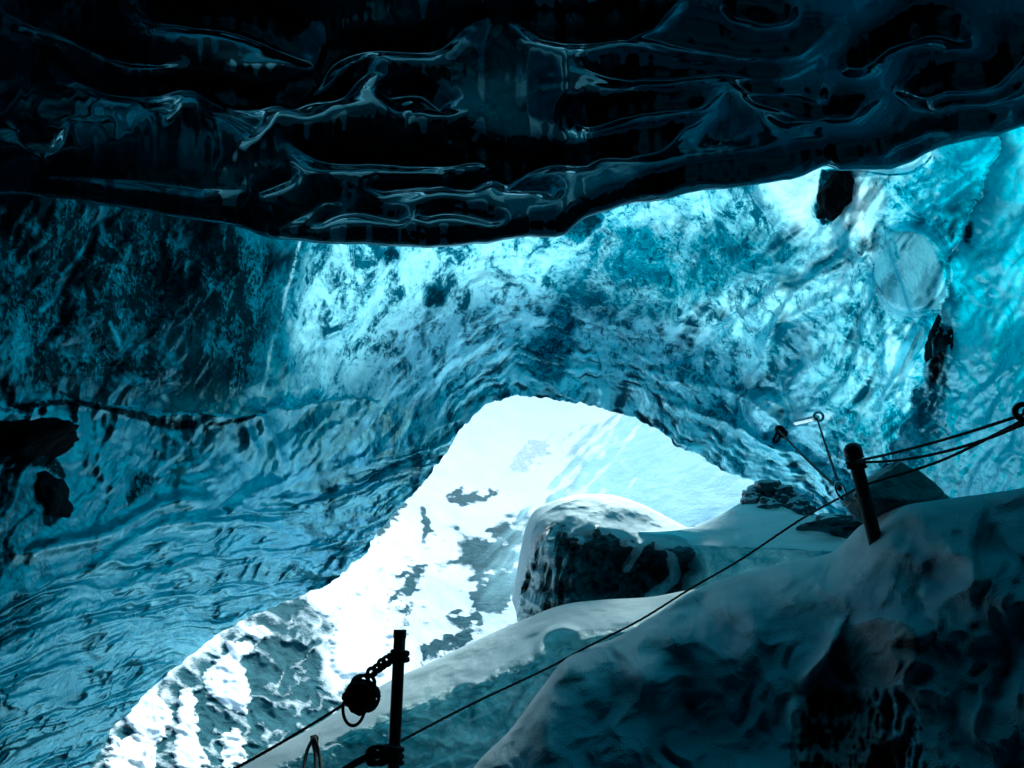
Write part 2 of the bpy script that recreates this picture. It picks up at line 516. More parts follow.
def build_wall():
    rim = cr(RIM, 900)
    th = np.unwrap(np.arctan2(rim[:, 1] - C0[1], rim[:, 0] - C0[0]))
    R = np.hypot(rim[:, 0] - C0[0], rim[:, 1] - C0[1])
    if th[-1] < th[0]: th, R = th[::-1], R[::-1]
    o = np.argsort(th); th, R = th[o], R[o]
    nT, nR = 1300, 590
    # angles spaced by arc length of the visible band
    tt = np.linspace(th[0], th[-1], 4000); w = np.interp(tt, th, R) + 180
    cum = np.r_[0, np.cumsum((w[1:] + w[:-1]) / 2 * np.diff(tt))]
    T = np.interp(np.linspace(0, cum[-1], nT), cum, tt)
    S = np.linspace(0, cum[-1], nT)
    nb = 26
    v = np.linspace(0, 1, nR - nb)
    rho = np.r_[np.linspace(-1, 0, nb, endpoint=False), 620 * v + 900 * v ** 5]
    RH, TH = np.meshgrid(rho, T, indexing='ij')
    SS = np.meshgrid(rho, S, indexing='ij')[1]
    R0 = np.interp(TH, th, R)
    # small uneven rim
    R0 = R0 + 5 * fbm(SS / 40, 0, 0, 3, 5) + 1.5 * fbm(SS / 9, 0, 3, 2, 6)
    back = np.clip(-RH, 0, 1)                      # 0..1 over the part that rolls outward
    fr = np.maximum(RH, 0)
    rad = R0 + fr
    px = C0[0] + np.cos(TH) * rad
    py = C0[1] + np.sin(TH) * rad
    r = WALL_R(px, py)
    bas = W(px, py, r)
    x, y, z = bas[..., 0], bas[..., 1], bas[..., 2]

    left = sstep(560, 430, px) * sstep(-25, 30, py - np.interp(px, [-300, 0, 100, 190, 300, 400, 450, 500], [700, 590, 545, 505, 480, 440, 415, 395]))     # lower left flank, long flow scallops
    band = np.exp(-fr / 95)                                        # scallops thin out away from the mouth
    flank = np.clip(np.maximum(left, band * sstep(380, 480, px)), 0, 1)
    fr2 = fr + 16 * fbm(SS / 130, fr / 60, 1, 3, 41)
    # -- scallops drawn out along the rim
    a1 = ridged(SS / 95, fr2 / 26, 0.3, 2, 11) - .75
    a2 = ridged(SS / 42, fr2 / 11, 4.3, 2, 12) - .75
    a3 = fbm(SS / 22, fr2 / 5.0, 7.7, 2, 13)
    # the left flank: long scallops swept along the melt-water flow
    fx = np.linspace(-1200, 1800, 1500)
    slope = np.interp(fx, [-1200, -100, 60, 180, 300, 400, 520, 1800], [-.9, -.85, -.55, -.28, -.22, -.55, -.6, -.6])
    yl = np.cumsum(slope) * (fx[1] - fx[0])
    psi = py - np.interp(px, fx, yl) * (1 + .0006 * (py - 560))
    pq = psi + 20 * fbm(px / 95, psi / 50, 1, 3, 43) + 9 * fbm(px / 34, psi / 20, 2, 3, 44)
    l1 = ridged(px / 130, pq / 36, 0.3, 2, 14) - .75
    l2 = ridged(px / 44, pq / 11, 4.3, 2, 15) - .75
    l3 = fbm(px / 17, pq / 4.6, 7.7, 3, 16)
    # a second set of ripples crosses the first lower down
    q1, q2 = px * .64 - py * .77, px * .77 + py * .64
    q2 = q2 + 14 * fbm(q1 / 70, q2 / 40, 5, 3, 46)
    l4 = ridged(q1 / 52, q2 / 10, 1.1, 2, 47) - .75
    cross = sstep(-.15, .35, fbm(px / 80, py / 60, 8, 3, 48) + .35 * sstep(250, 40, px) * sstep(600, 700, py) - .05)
    l2 = l2 * (1 - .8 * cross) + l4 * cross
    rough_l = .5 + .8 * sstep(-.2, .4, fbm(px / 70, psi / 40, 3, 3, 45))
    a1 = a1 * (1 - left) + l1 * left; a2 = a2 * (1 - left) + l2 * left * rough_l; a3 = a3 * (1 - left) + l3 * left * rough_l
    sc_h = (.11 * a1 + .040 * a2 + .015 * a3) * flank * (.55 + .45 * left)
    # -- dome: shallow cups and diagonal flutes
    u = (px * math.cos(math.radians(52)) - py * math.sin(math.radians(52)))
    vv = (px * math.sin(math.radians(52)) + py * math.cos(math.radians(52)))
    wp = 20 * fbm(px / 110, py / 110, 2, 3, 51)
    b1 = fbm(u / 120, (vv + wp) / 48, .5, 4, 21)
    b2 = ridged(u / 70, (vv + wp) / 24, 1.5, 3, 22) - .8
    rightz = sstep(560, 700, px) * sstep(200, 290, py + .35 * (px - 700)) * (1 - .7 * sstep(930, 985, px))
    dome = 1 - flank
    d_h = (.14 * b1 + (.008 + .05 * rightz) * b2 + (.012 + .012 * rightz) * fbm(px / 9, py / 9, 3, 3, 23)) * dome
    big = .22 * fbm(x * .55, y * .55, z * .55, 3, 31)
    h = sc_h + d_h + big * sstep(0, 80, fr)

    wj = fbm(px / 40, py / 40, 6, 3, 52)

    def step(pts, amp, wdt):
        nonlocal h
        D, tt_, sd = dist_poly(px + 10 * wj, py + 10 * wj, pts, reach=wdt * 4)
        k = taper(tt_, .12) * amp
        h += np.where(D < 1e5, -np.sign(sd) * np.exp(-D / wdt) * k, 0)

    def rib(pts, amp, wdt):
        nonlocal h
        D, tt_, sd = dist_poly(px, py, pts, reach=wdt * 4)
        h += np.exp(-(D / wdt) ** 2) * amp * taper(tt_, .2)

    # overhanging brow across the middle: above it comes forward, below is undercut
    brow = [(-60, 410), (20, 410), (70, 402), (130, 408), (205, 421), (260, 417), (320, 402), (380, 396)]
    step(brow, -.22, 34)
    rib([(255, 395), (262, 420), (275, 445), (283, 480)], .10, 7)
    rib([(250, 400), (247, 430), (262, 460)], .07, 6)
    rib([(225, 520), (250, 495), (285, 480)], .12, 9)
    for pts, a, wd in (([(0, 560), (60, 545), (110, 533), (150, 510), (185, 500), (225, 503)], .16, 8), ([(70, 570), (105, 560), (150, 530), (200, 522), (290, 525)], .12, 7),
                       ([(120, 600), (170, 575), (215, 560), (290, 550)], .08, 6), ([(215, 515), (260, 500), (330, 500), (400, 480)], .10, 6)):
        rib(pts, a, wd)
    # fold that divides the dome from the right-hand wall
    step([(1010, 110), (985, 170), (955, 250), (942, 330), (915, 390), (880, 460), (850, 520)], .26, 44)
    for pts, a, wd in (([(930, 320), (905, 360), (893, 400)], .16, 7), ([(918, 310), (912, 350), (885, 400), (880, 440)], .10, 5),
                       ([(890, 330), (885, 360), (892, 385)], .12, 5), ([(845, 200), (850, 240), (870, 262)], .16, 8),
                       ([(755, 170), (770, 205), (800, 235)], .12, 9), ([(790, 260), (740, 310), (700, 350), (640, 372)], -.10, 5),
                       ([(860, 255), (800, 290), (770, 340), (760, 380)], .10, 6), ([(700, 330), (760, 300), (840, 265)], .10, 8),
                       ([(760, 360), (770, 335), (800, 315), (850, 290)], .12, 7), ([(740, 440), (800, 455), (830, 480)], .10, 5),
                       ([(640, 400), (720, 420), (780, 455), (800, 485)], .10, 6), ([(660, 380), (740, 395), (800, 440)], .08, 6),
                       ([(950, 170), (985, 150), (1005, 125)], .10, 6), ([(905, 215), (955, 195), (985, 165)], .10, 6)):
        rib(pts, a, wd)
    # lens of clear ice, and the smaller knob
    for cx, cy, ax, ay, am in ((915, 270, 37, 42, .34), (768, 412, 24, 22, .26), (880, 160, 52, 16, .3)):
        wob = 1 + .16 * fbm(px / 30, py / 30, cx, 3, 35)
        q = np.sqrt(((px - cx - .25 * (py - cy)) / ax) ** 2 + ((py - cy) / ay) ** 2) * wob
        h += am * .6 * sstep(1.15, .45, q) + (.05 if cx == 768 else .008) * ridged(px / 22, py / 22, cx, 2, 36) * sstep(1.1, .6, q) - .03 * np.exp(-((q - 1.1) / .2) ** 2)

    lz = sstep(1.25, .9, np.sqrt(((px - 910) / 38) ** 2 + ((py - 271) / 42) ** 2))
    h = h * (1 - lz) + lz * (.10 + .0016 * (px - 910) - .0012 * (py - 271) + .07 * sstep(0, 3, (px - 894) - .35 * (py - 268)))
    r2 = r - h * sstep(-.02, 8, fr + 2)
    # outer roll of the rim: goes out and away from the viewer, giving the edge its thickness
    r2 = r2 + back ** 1.2 * 1.5
    rr = rad + 40 * np.sin(back * 1.5) ** 1.3 + 110 * back ** 2
    px2 = np.where(back > 0, C0[0] + np.cos(TH) * rr, px)
    py2 = np.where(back > 0, C0[1] + np.sin(TH) * rr, py)
    P = W(px2, py2, r2)

    # ---- where debris, bubble-white ice and painted shade lie
    n = fbm(px / 40, py / 40, 9, 5, 61)
    nd = fbm(u / 60, vv / 18, 9, 5, 62)
    pale = .10 + .0 * px
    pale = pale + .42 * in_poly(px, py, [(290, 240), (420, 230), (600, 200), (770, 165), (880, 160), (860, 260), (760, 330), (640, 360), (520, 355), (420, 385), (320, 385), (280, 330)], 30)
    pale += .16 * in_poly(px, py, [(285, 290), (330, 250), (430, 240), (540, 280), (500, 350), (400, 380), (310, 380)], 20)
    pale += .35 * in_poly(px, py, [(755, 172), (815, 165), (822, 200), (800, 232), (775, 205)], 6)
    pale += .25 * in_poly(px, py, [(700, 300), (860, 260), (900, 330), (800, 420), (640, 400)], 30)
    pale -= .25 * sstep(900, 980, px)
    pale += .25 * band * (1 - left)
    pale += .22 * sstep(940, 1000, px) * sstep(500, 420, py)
    dirt_shade = np.zeros_like(px)  # debris marks, with the left-side shade painted in as well

    def patch(pts, amount, soft, rag=18):
        nonlocal dirt_shade
        m = in_poly(px + rag * n, py + rag * nd, pts, soft)
        dirt_shade = np.maximum(dirt_shade, m * amount)
    patch([(215, 250), (300, 235), (288, 300), (262, 390), (215, 400), (195, 340)], .8, 38)
    patch([(60, 330), (130, 300), (200, 330), (260, 380), (160, 400), (80, 390)], .45, 30)
    patch([(-60, 170), (200, 190), (270, 250), (210, 340), (-60, 340)], .8, 40)  # top-left shade, darkened in the ice colour
    patch([(-60, 340), (100, 330), (210, 340), (240, 400), (100, 398), (-60, 400)], .7, 30)
    patch([(560, 260), (600, 215), (680, 215), (760, 230), (790, 270), (700, 310), (620, 330), (570, 330), (545, 300)], .50, 25)
    patch([(700, 240), (760, 225), (840, 245), (800, 285), (740, 290)], .42, 14)
    patch([(540, 310), (570, 270), (585, 330), (560, 380), (535, 375)], .62, 12)
    patch([(428, 285), (448, 288), (442, 310), (424, 306)], .8, 6, 6)
    patch([(378, 252), (395, 245), (402, 258), (388, 268)], .75, 6, 6)
    patch([(418, 310), (440, 305), (432, 340), (420, 345)], .5, 8)
    patch([(556, 220), (600, 208), (600, 228), (570, 240)], .8, 6, 8)
    patch([(510, 330), (560, 340), (560, 375), (510, 372)], .5, 10)
    patch([(822, 170), (852, 172), (850, 185), (838, 205), (826, 225), (815, 205)], 1.0, 2.0, 4)
    patch([(938, 318), (948, 345), (946, 372), (928, 392), (934, 350)], .9, 4, 6)
    patch([(946, 225), (958, 215), (955, 240), (945, 242)], .85, 3, 4)
    patch([(965, 228), (975, 220), (972, 245), (962, 242)], .8, 3, 4)
    patch([(-20, 425), (20, 432), (55, 455), (68, 478), (40, 468), (-20, 460)], 1.0, 3, 4)
    patch([(46, 478), (66, 500), (58, 520), (46, 528), (40, 505)], 1.0, 2.5, 4)
    patch([(130, 470), (150, 470), (160, 480), (140, 500), (120, 505), (125, 490)], .75, 5, 8)
    patch([(80, 540), (110, 532), (60, 560), (20, 575)], .5, 8, 8)
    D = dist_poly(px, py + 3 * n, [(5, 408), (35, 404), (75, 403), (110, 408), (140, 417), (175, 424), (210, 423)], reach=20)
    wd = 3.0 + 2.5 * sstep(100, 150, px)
    dirt_shade = np.maximum(dirt_shade, np.clip(1.5 - D[0] / wd, 0, 1) * taper(D[1], .1))
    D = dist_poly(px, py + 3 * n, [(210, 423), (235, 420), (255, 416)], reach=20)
    dirt_shade = np.maximum(dirt_shade, np.clip(1.1 - D[0] / 3.0, 0, 1))
    pale -= .42 * left * sstep(20, 150, fr) - .38 * left * sstep(120, 0, fr) + .30 * sstep(330, 180, px) * sstep(420, 380, py) + .25 * sstep(420, 250, px) * sstep(380, 420, py) * (1 - left)  # left darker, rim lighter: shade and sun put into the ice colour
    edge = sstep(230, -60, px) * sstep(395, 430, py) * sstep(790, 600, py + .8 * px)  # far left edge, painted darker as shade
    dirt_shade = np.maximum(dirt_shade, .55 * edge)
    shade_tint = .80 * sstep(330, 60, px + 40 * n) * sstep(395, 425, py + 10 * n) * sstep(60, -60, py - np.interp(px, [-100, 0, 100, 200, 300, 400], [640, 585, 540, 500, 470, 430]) + 25 * n)  # shade of the left wall and undercut, painted as a dark tint
    shade_tint = np.maximum(shade_tint, .72 * sstep(190, -60, px + 60 * nd + 40 * n) * sstep(500, 540, py))
    shade_tint = np.maximum(shade_tint, .24 * left)
    shade_tint = np.maximum(shade_tint, .5 * left * sstep(.05, -.35, a1))
    shade_tint = np.maximum(shade_tint, .35 * sstep(520, 300, px + 40 * n) * sstep(395, 425, py + 10 * n) * sstep(60, -30, py - np.interp(px, [-100, 0, 100, 200, 300, 400, 520], [640, 585, 540, 500, 470, 430, 395]) + 25 * n))
    shade_tint = np.maximum(shade_tint, .62 * sstep(310, 210, px + 40 * n) * sstep(420, 380, py))
    dirt_shade = np.maximum(dirt_shade, .15 * sstep(360, 180, px) * sstep(395, 420, py) * (1 - left))
    lens = np.sqrt(((px - 915) / 37) ** 2 + ((py - 270) / 42) ** 2)
    pale += .1 * sstep(1, .8, lens)
    for pts, am, sf in (([(752, 172), (790, 168), (826, 160), (822, 185), (812, 210), (822, 238), (800, 232), (775, 208), (760, 190)], .30, 7), ([(832, 155), (880, 150), (932, 148), (925, 165), (890, 174), (850, 168)], .8, 4),
                        ([(838, 215), (852, 190), (868, 180), (880, 190), (874, 215), (880, 250), (868, 262), (852, 240), (830, 236)], .7, 7), ([(893, 330), (902, 352), (893, 385), (886, 398), (884, 360)], .8, 3),
                        ([(916, 318), (914, 350), (902, 392), (896, 398), (905, 350)], .8, 3), ([(745, 400), (765, 392), (780, 400), (772, 420), (756, 428)], 1.1, 6), ([(795, 418), (818, 412), (835, 416), (818, 424), (800, 428)], 1.0, 3)):
        pale += am * in_poly(px + 9 * n, py + 9 * n, pts, sf)
    lens = lens * (1 + .18 * n)
    fa = in_poly(px + 9 * n, py + 9 * n, [(896, 238), (915, 232), (934, 252), (944, 276), (943, 302), (932, 310), (918, 300), (906, 288), (894, 268)], 1.2)
    fb = in_poly(px + 9 * n, py + 9 * n, [(873, 262), (882, 244), (892, 242), (893, 268), (905, 290), (917, 302), (905, 306), (886, 294), (874, 278)], 1.2)
    fc = in_poly(px + 2 * n, py + 2 * n, [(834, 156), (850, 152), (900, 152), (932, 144), (926, 162), (908, 172), (884, 174), (862, 168), (846, 166)], 1.2)
    fd = in_poly(px + 2 * n, py + 2 * n, [(748, 402), (760, 392), (776, 394), (788, 404), (784, 420), (770, 432), (756, 428), (748, 416)], 1.5)
    for f_, v_ in ((fa, .52), (fb, .34), (fc, .72), (fd, .80)):
        pale = pale * (1 - f_) + v_ * f_
    calm0 = np.maximum(np.maximum(fa, fb), fc)
    dirt_shade *= 1 - calm0
    for pts in ([(896, 238), (894, 268), (906, 288), (918, 300), (932, 310)], [(915, 232), (936, 254), (945, 278), (944, 302), (934, 311)], [(873, 262), (874, 280), (886, 296), (905, 307)], [(846, 167), (884, 175), (908, 173), (928, 160), (934, 142)], [(938, 278), (922, 300)]):
        dirt_shade = np.maximum(dirt_shade, .7 * np.exp(-(dist_poly(px + 2 * n, py + 2 * n, pts, reach=12)[0] / 1.3) ** 2))
    calm = np.maximum(.8 * calm0, .6 * sstep(930, 980, px))
    calm = np.maximum(calm, .8 * sstep(.75, 1.1, pale) * sstep(740, 760, px))
    dirt_shade = dirt_shade; dirt_shade = dirt_shade * sstep(.9, 1.05, lens)
    # pale hairline cracks healed with bubble ice
    for pts, wv in (([(103, 205), (90, 240), (70, 270), (55, 295), (40, 310)], 2.2), ([(110, 322), (118, 345), (122, 360)], 1.6), ([(300, 230), (292, 270), (275, 340), (262, 395)], 1.5),
                    ([(258, 392), (270, 420), (278, 450), (285, 470)], 2.5), ([(0, 700), (20, 650)], 1.0)):
        D, tt_, _ = dist_poly(px + 5 * n, py, pts, reach=16)
        pale += .8 * np.exp(-(D / wv) ** 2); dirt_shade *= 1 - .8 * np.exp(-(D / wv) ** 2)
    # dark thin cracks
    for pts, wv in (([(600, 385), (650, 378), (690, 350), (705, 310)], 1.6), ([(690, 345), (720, 310), (742, 270)], 1.4), ([(940, 130), (930, 160)], 1.5),):
        D, tt_, _ = dist_poly(px + 4 * n, py, pts, reach=16)
        dirt_shade = np.maximum(dirt_shade, .62 * np.exp(-(D / (wv * .8)) ** 2) * (.5 + n))
    glint_l = flank * sstep(.38, .62, a2 + .25 * a3) * sstep(-.1, .25, fbm(px / 55, py / 40, 12, 3, 49))  # pale glints along scallop crests, drawn into the ice colour
    streak = 2.2 * glint_l + flank * np.clip(1.2 * a2 + 1.1 * a3 + .4 * a1, -1, 1.5) + dome * rightz * np.clip(1.1 * b2, -.8, 1)
    o = grid_obj('cave_wall', P, M_WALL, attrs={'pale': np.clip(pale, -.5, 1.7), 'dirt_shade': np.clip(dirt_shade, 0, 1), 'streak': streak, 'calm': calm, 'shade_tint': np.clip(shade_tint, 0, 1), 'cyan': sstep(915, 985, px + 12 * n)})
    tag(o, kind='structure')


build_wall()

# ------------------------------------------------------------------ dark ceiling close overhead
LIP = [(-500, 150), (-300, 165), (-100, 178), (0, 182), (60, 186), (130, 200), (210, 212), (290, 225), (340, 232), (400, 237), (470, 237), (520, 229), (560, 224), (585, 208), (650, 187),
       (700, 176), (760, 168), (800, 163), (835, 152), (880, 153), (905, 149), (925, 139), (960, 121), (1024, 116), (1150, 105), (1350, 60), (1600, 20)]


def build_ceiling():
    lip = cr(LIP, 2000)
    nx = 1350
    xs = np.r_[np.linspace(-500, -40, 90, endpoint=False), np.linspace(-40, 1064, nx - 180), np.linspace(1070, 1600, 90)]
    ly = np.interp(xs, lip[:, 0], lip[:, 1]) + 2.5 * fbm(xs / 45, 0, 0, 3, 3)
    v = np.r_[np.linspace(0, 1, 330), 1 + np.linspace(.01, 1, 60)]
    px = np.broadcast_to(xs, (len(v), len(xs)))
    py = ly[None] - 262 * v[:, None] * np.ones_like(xs)[None]
    zc = 3.75 + .25 * sstep(500, 1000, xs)
    dl = rays(xs, ly)
    yl = (zc - CAM[2]) / np.clip(dl[..., 2], .2, 1) * dl[..., 1]
    K = .26                                                 # the roof climbs gently towards the viewer
    d = rays(px, py)
    r = ((zc - CAM[2] + K * yl)[None] / np.clip(d[..., 2] + K * d[..., 1], .2, 2))
    h = np.zeros_like(px)                                   # metres downward
    wp = fbm(px / 150, py / 90, 1, 3, 71)
    h += .04 * fbm(px / 210, py / 80, 2, 2, 72) + .012 * (ridged(px / 190 + .5 * wp, py / 60 + .6 * wp, 2, 1, 73) - .8)
    h += .0010 * fbm(px / 34, py / 16, 2, 2, 74)
    strokes = [
        ([(110, -4), (220, 13), (265, 26), (300, 44), (326, 63), (340, 52)], .085, 9),
        ([(30, 40), (52, 56), (75, 68), (130, 80), (190, 76), (245, 92), (280, 92), (310, 80), (345, 48), (385, 41), (435, 38), (470, 18), (515, 8)], .085, 8),
        ([(275, 99), (305, 87), (350, 78), (368, 60), (382, 44)], .07, 6), ([(290, 104), (325, 90), (360, 76)], .05, 5),
        ([(270, 105), (285, 133), (320, 150), (365, 152), (440, 152), (480, 148), (512, 160), (545, 150), (580, 148), (600, 135), (660, 130), (690, 115), (732, 104)], .10, 9),
        ([(560, 92), (572, 108), (590, 107), (620, 97), (655, 90), (728, 90)], .09, 8),
        ([(728, 80), (745, 73), (775, 72), (805, 80), (834, 95)], .07, 7), ([(735, 92), (770, 94), (810, 98), (850, 97), (890, 93)], .05, 5),
        ([(838, 73), (855, 58), (880, 42), (920, 21), (955, 24), (976, 45)], .08, 7),
        ([(505, 8), (530, 18), (560, 25), (600, 22), (640, 6), (690, -2)], .10, 8), ([(720, 0), (770, 8), (800, 2)], .06, 6),
        ([(890, 93), (915, 80), (945, 68), (985, 65), (1005, 50), (1040, 32)], .08, 7),
        ([(912, 108), (925, 92), (950, 83), (990, 79), (1040, 66)], .07, 7),
        ([(250, 190), (275, 180), (300, 168)], .06, 6), ([(245, 196), (275, 212), (300, 205), (330, 190), (360, 195)], .07, 7),
        ([(300, 222), (330, 205), (360, 201), (395, 210), (420, 222)], .07, 6), ([(408, 216), (430, 208), (460, 206), (490, 214), (512, 220)], .07, 6), ([(360, 185), (400, 178), (450, 172), (500, 172)], .07, 7),
        ([(490, 170), (520, 172), (548, 178), (562, 198)], .08, 6), ([(440, 165), (470, 168), (500, 160), (520, 166)], .06, 5),
        ([(375, 100), (395, 88), (420, 84), (440, 98), (445, 120)], .07, 9), ([(455, 130), (470, 136), (440, 135)], .04, 6),
        ([(145, 105), (158, 95), (180, 108)], .05, 7), ([(196, 100), (225, 95), (250, 108), (272, 125)], .08, 12), ([(22, 145), (40, 134), (60, 145)], .06, 8),
        ([(620, 190), (680, 172), (760, 163), (810, 150), (830, 142)], .06, 6), ([(870, 140), (910, 125), (960, 112), (1020, 108)], .06, 6), ([(820, 150), (860, 143), (900, 136)], .05, 6),
        ([(0, 165), (90, 172), (180, 180), (250, 190)], .05, 9), ([(760, 110), (800, 104), (840, 101), (870, 100)], .05, 6),
        ([(600, 0), (650, 25), (720, 40), (800, 40), (850, 20)], .05, 14), ([(0, 10), (60, 30), (120, 50), (200, 55)], .04, 14),
        ([(560, 60), (640, 65), (740, 60), (830, 60)], .05, 14),
    ]
    n = fbm(px / 35, py / 20, 5, 3, 77)
    for pts, a, w in strokes:
        D, t, s = dist_poly(px + 3 * n, py + 1.5 * n, pts, reach=w * 9)
        Ds = np.sqrt(D * D + 2.0)
        g = np.where(s > 0, np.exp(-Ds / (w * 1.7)), np.exp(-Ds / (w * .9)) ) + .10 * np.exp(-(D / 2.2) ** 2) + .05 * np.exp(-((D - w * .9) / 2.4) ** 2)
        h += np.where(D < 1e5, a * (.95 + .4 * sstep(540, 640, px)) * g * taper(t, .22), 0)
    ker = np.exp(-np.linspace(-2, 2, 13) ** 2 / 1.2); ker /= ker.sum()
    pad = np.pad(h, 6, mode='edge')
    pad = sum(k_ * pad[i_:i_ + h.shape[0]] for i_, k_ in enumerate(ker))
    h = sum(k_ * pad[:, i_:i_ + h.shape[1]] for i_, k_ in enumerate(ker))
    h += .05 * np.exp(-((py - ly[None]) / 9.0) ** 2)
    P = CAM + d * r[..., None]
    P[..., 2] -= h
    pale = np.zeros_like(px)
    for pts, am, sf in (([(470, 45), (500, 35), (525, 60), (525, 100), (500, 130), (470, 110), (455, 80)], .75, 14), ([(380, 5), (430, 0), (410, 22), (380, 28)], .6, 10),
                        ([(200, 100), (235, 96), (262, 112), (255, 124), (230, 112)], .8, 4), ([(120, 160), (300, 165), (330, 185), (260, 190), (140, 190)], .35, 16),
                        ([(60, 45), (110, 70), (150, 78), (100, 75)], .4, 8), ([(860, 120), (930, 95), (990, 90), (960, 112), (900, 135)], .5, 10), ([(520, 175), (600, 160), (650, 165), (600, 190), (540, 205)], .45, 10),
                        ([(280, 175), (360, 190), (340, 215), (260, 205)], .5, 12), ([(150, 96), (160, 96), (178, 108), (150, 110)], .9, 3), ([(24, 145), (40, 134), (60, 144), (40, 150)], .8, 3), ([(610, 35), (620, 50), (605, 62)], .5, 4)):
        pale = np.maximum(pale, am * in_poly(px + 8 * n, py + 5 * n, pts, sf))
    # beyond the lip the ice turns up and back: thick edge of the slab
    nb = 24
    a = np.linspace(0, 1, nb + 1)[1:][::-1]
    lipP = P[0]
    out = lipP - CAM; out[:, 2] = 0; out /= np.linalg.norm(out, axis=1, keepdims=True)
    rows = []
    for q in a:
        ang = min(q * 3.0, 1) * math.pi / 2
        up = .10 * (1 - math.cos(ang)) + max(0, q - .33) * 9
        fwd = .10 * math.sin(ang) - max(0, q - .33) * .6
        rows.append(lipP + out * fwd + np.array([0, 0, 1.0]) * up)
    # and behind the viewer the roof runs on
    last = P[-1]
    tail = []
    for k in range(1, 30):
        q = k / 29
        p = last.copy()
        p[:, 1] -= q * 12; p[:, 2] += .8 * math.sin(min(1, q * 2) * 1.57) * .5 + .15 * fbm(p[:, 0] * .6, p[:, 1] * .6, 0, 3, 79) * min(1, k / 4) - q * q * 1.5
        p[:, 0] *= 1 + q * .6
        tail.append(p)
    P = np.concatenate([np.stack(rows), P, np.stack(tail)])
    pl = np.concatenate([np.zeros((nb, len(xs))), pale, np.zeros((29, len(xs)))])
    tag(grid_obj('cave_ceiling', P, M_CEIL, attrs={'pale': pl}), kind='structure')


build_ceiling()


# ------------------------------------------------------------------ unseen light-blocking sheets over the back and left of the cave, floor and rear walls
def build_roof_blocker():
    # unseen sheet above the dark roof, added to keep daylight off the ice
    nx, ny = 60, 60
    X, Y = np.meshgrid(np.linspace(-26, 3.5, nx), np.linspace(-16, 16, ny))
    front = 5.2 + .35 * fbm(X * .4, 0, 0, 3, 91)
    Yc = np.minimum(Y, front)
    Z = 10.5 + .5 * fbm(X * .2, Y * .2, 0, 4, 92) + .12 * np.abs(X)
    Z = np.where(Y > front, 9.6, Z)
    return np.stack([X, Yc, Z], -1)


tag(grid_obj('light_blocker', build_roof_blocker(), M_BLOCKER), kind='structure')

gx2, gy2 = np.meshgrid(np.linspace(3.4, 18, 40), np.linspace(-16, 1.2, 40))  # second unseen sheet, added to stop light leaking in at the rear
tag(grid_obj('light_blocker', np.stack([gx2, gy2, 9.2 + .5 * fbm(gx2 * .2, gy2 * .2, 0, 4, 92)], -1), M_BLOCKER), kind='structure')


# unseen opaque sheet added close behind the left wall to shade it
def build_flank_blocker():
    b = cr([(330, -420), (320, 100), (300, 180), (288, 260), (268, 330), (262, 400), (215, 460), (140, 520), (50, 590), (-60, 690), (-220, 820), (-500, 1000)], 160)
    v = np.linspace(0, 1, 50)[:, None]
    far = np.stack([b[:, 0] - 900 - 0 * b[:, 1], b[:, 1] * .9], 1)
    px = b[None, :, 0] * (1 - v) + far[None, :, 0] * v; py = b[None, :, 1] * (1 - v) + far[None, :, 1] * v
    px = px + 60 * fbm(px / 90, py / 60, 0, 4, 98) * (1 - v)
    r = WALL_R(px, py) + .75 + .2 * fbm(px / 90, py / 90, 2, 3, 99) - .25 * (1 - v) ** 8
    return W(px, py, r)


tag(grid_obj('light_blocker', build_flank_blocker(), M_BLOCKER), kind='structure')

# floor of the cave
gx, gy = np.meshgrid(np.linspace(-16, 16, 160), np.linspace(-16, 9, 120))
gz = -.35 + .25 * fbm(gx * .4, gy * .4, 0, 5, 95) + .9 * sstep(2, 10, np.abs(gx)) * sstep(6, 0, gy)
sn = .15 + .5 * fbm(gx * 1.2, gy * 1.2, 1, 3, 96)
tag(grid_obj('cave_floor', np.stack([gx, gy, gz], -1), M_ROCK, attrs={'snow': sn}), kind='structure')

# rear of the cave: rock-dark curved back wall that joins floor and roof
ang = np.linspace(math.radians(-25), math.radians(205), 90)
zz = np.linspace(-1, 12, 40)
A, Z = np.meshgrid(ang, zz)
rad = 11 + .8 * fbm(np.cos(A) * 2, np.sin(A) * 2, Z * .4, 4, 97)
tag(grid_obj('cave_rear_wall', np.stack([np.cos(A) * rad, 1 - np.sin(A) * rad, Z], -1), M_ROCK), kind='structure')

# ------------------------------------------------------------------ outside: snow slope rising beyond the mouth
SLOPE_R = rbf([(60, 820, 11), (130, 740, 13), (200, 700, 14.5), (250, 640, 17), (330, 600, 20), (330, 690, 17), (400, 640, 22), (420, 520, 32), (500, 430, 54), (560, 390, 74), (600, 500, 33),
               (500, 600, 22), (700, 450, 34), (740, 500, 28), (830, 500, 26), (300, 800, 13), (500, 800, 15), (560, 300, 115), (950, 450, 34), (60, 500, 24), (200, 350, 80), (800, 300, 80),
               (0, 700, 14), (1100, 600, 30), (800, 700, 20)])


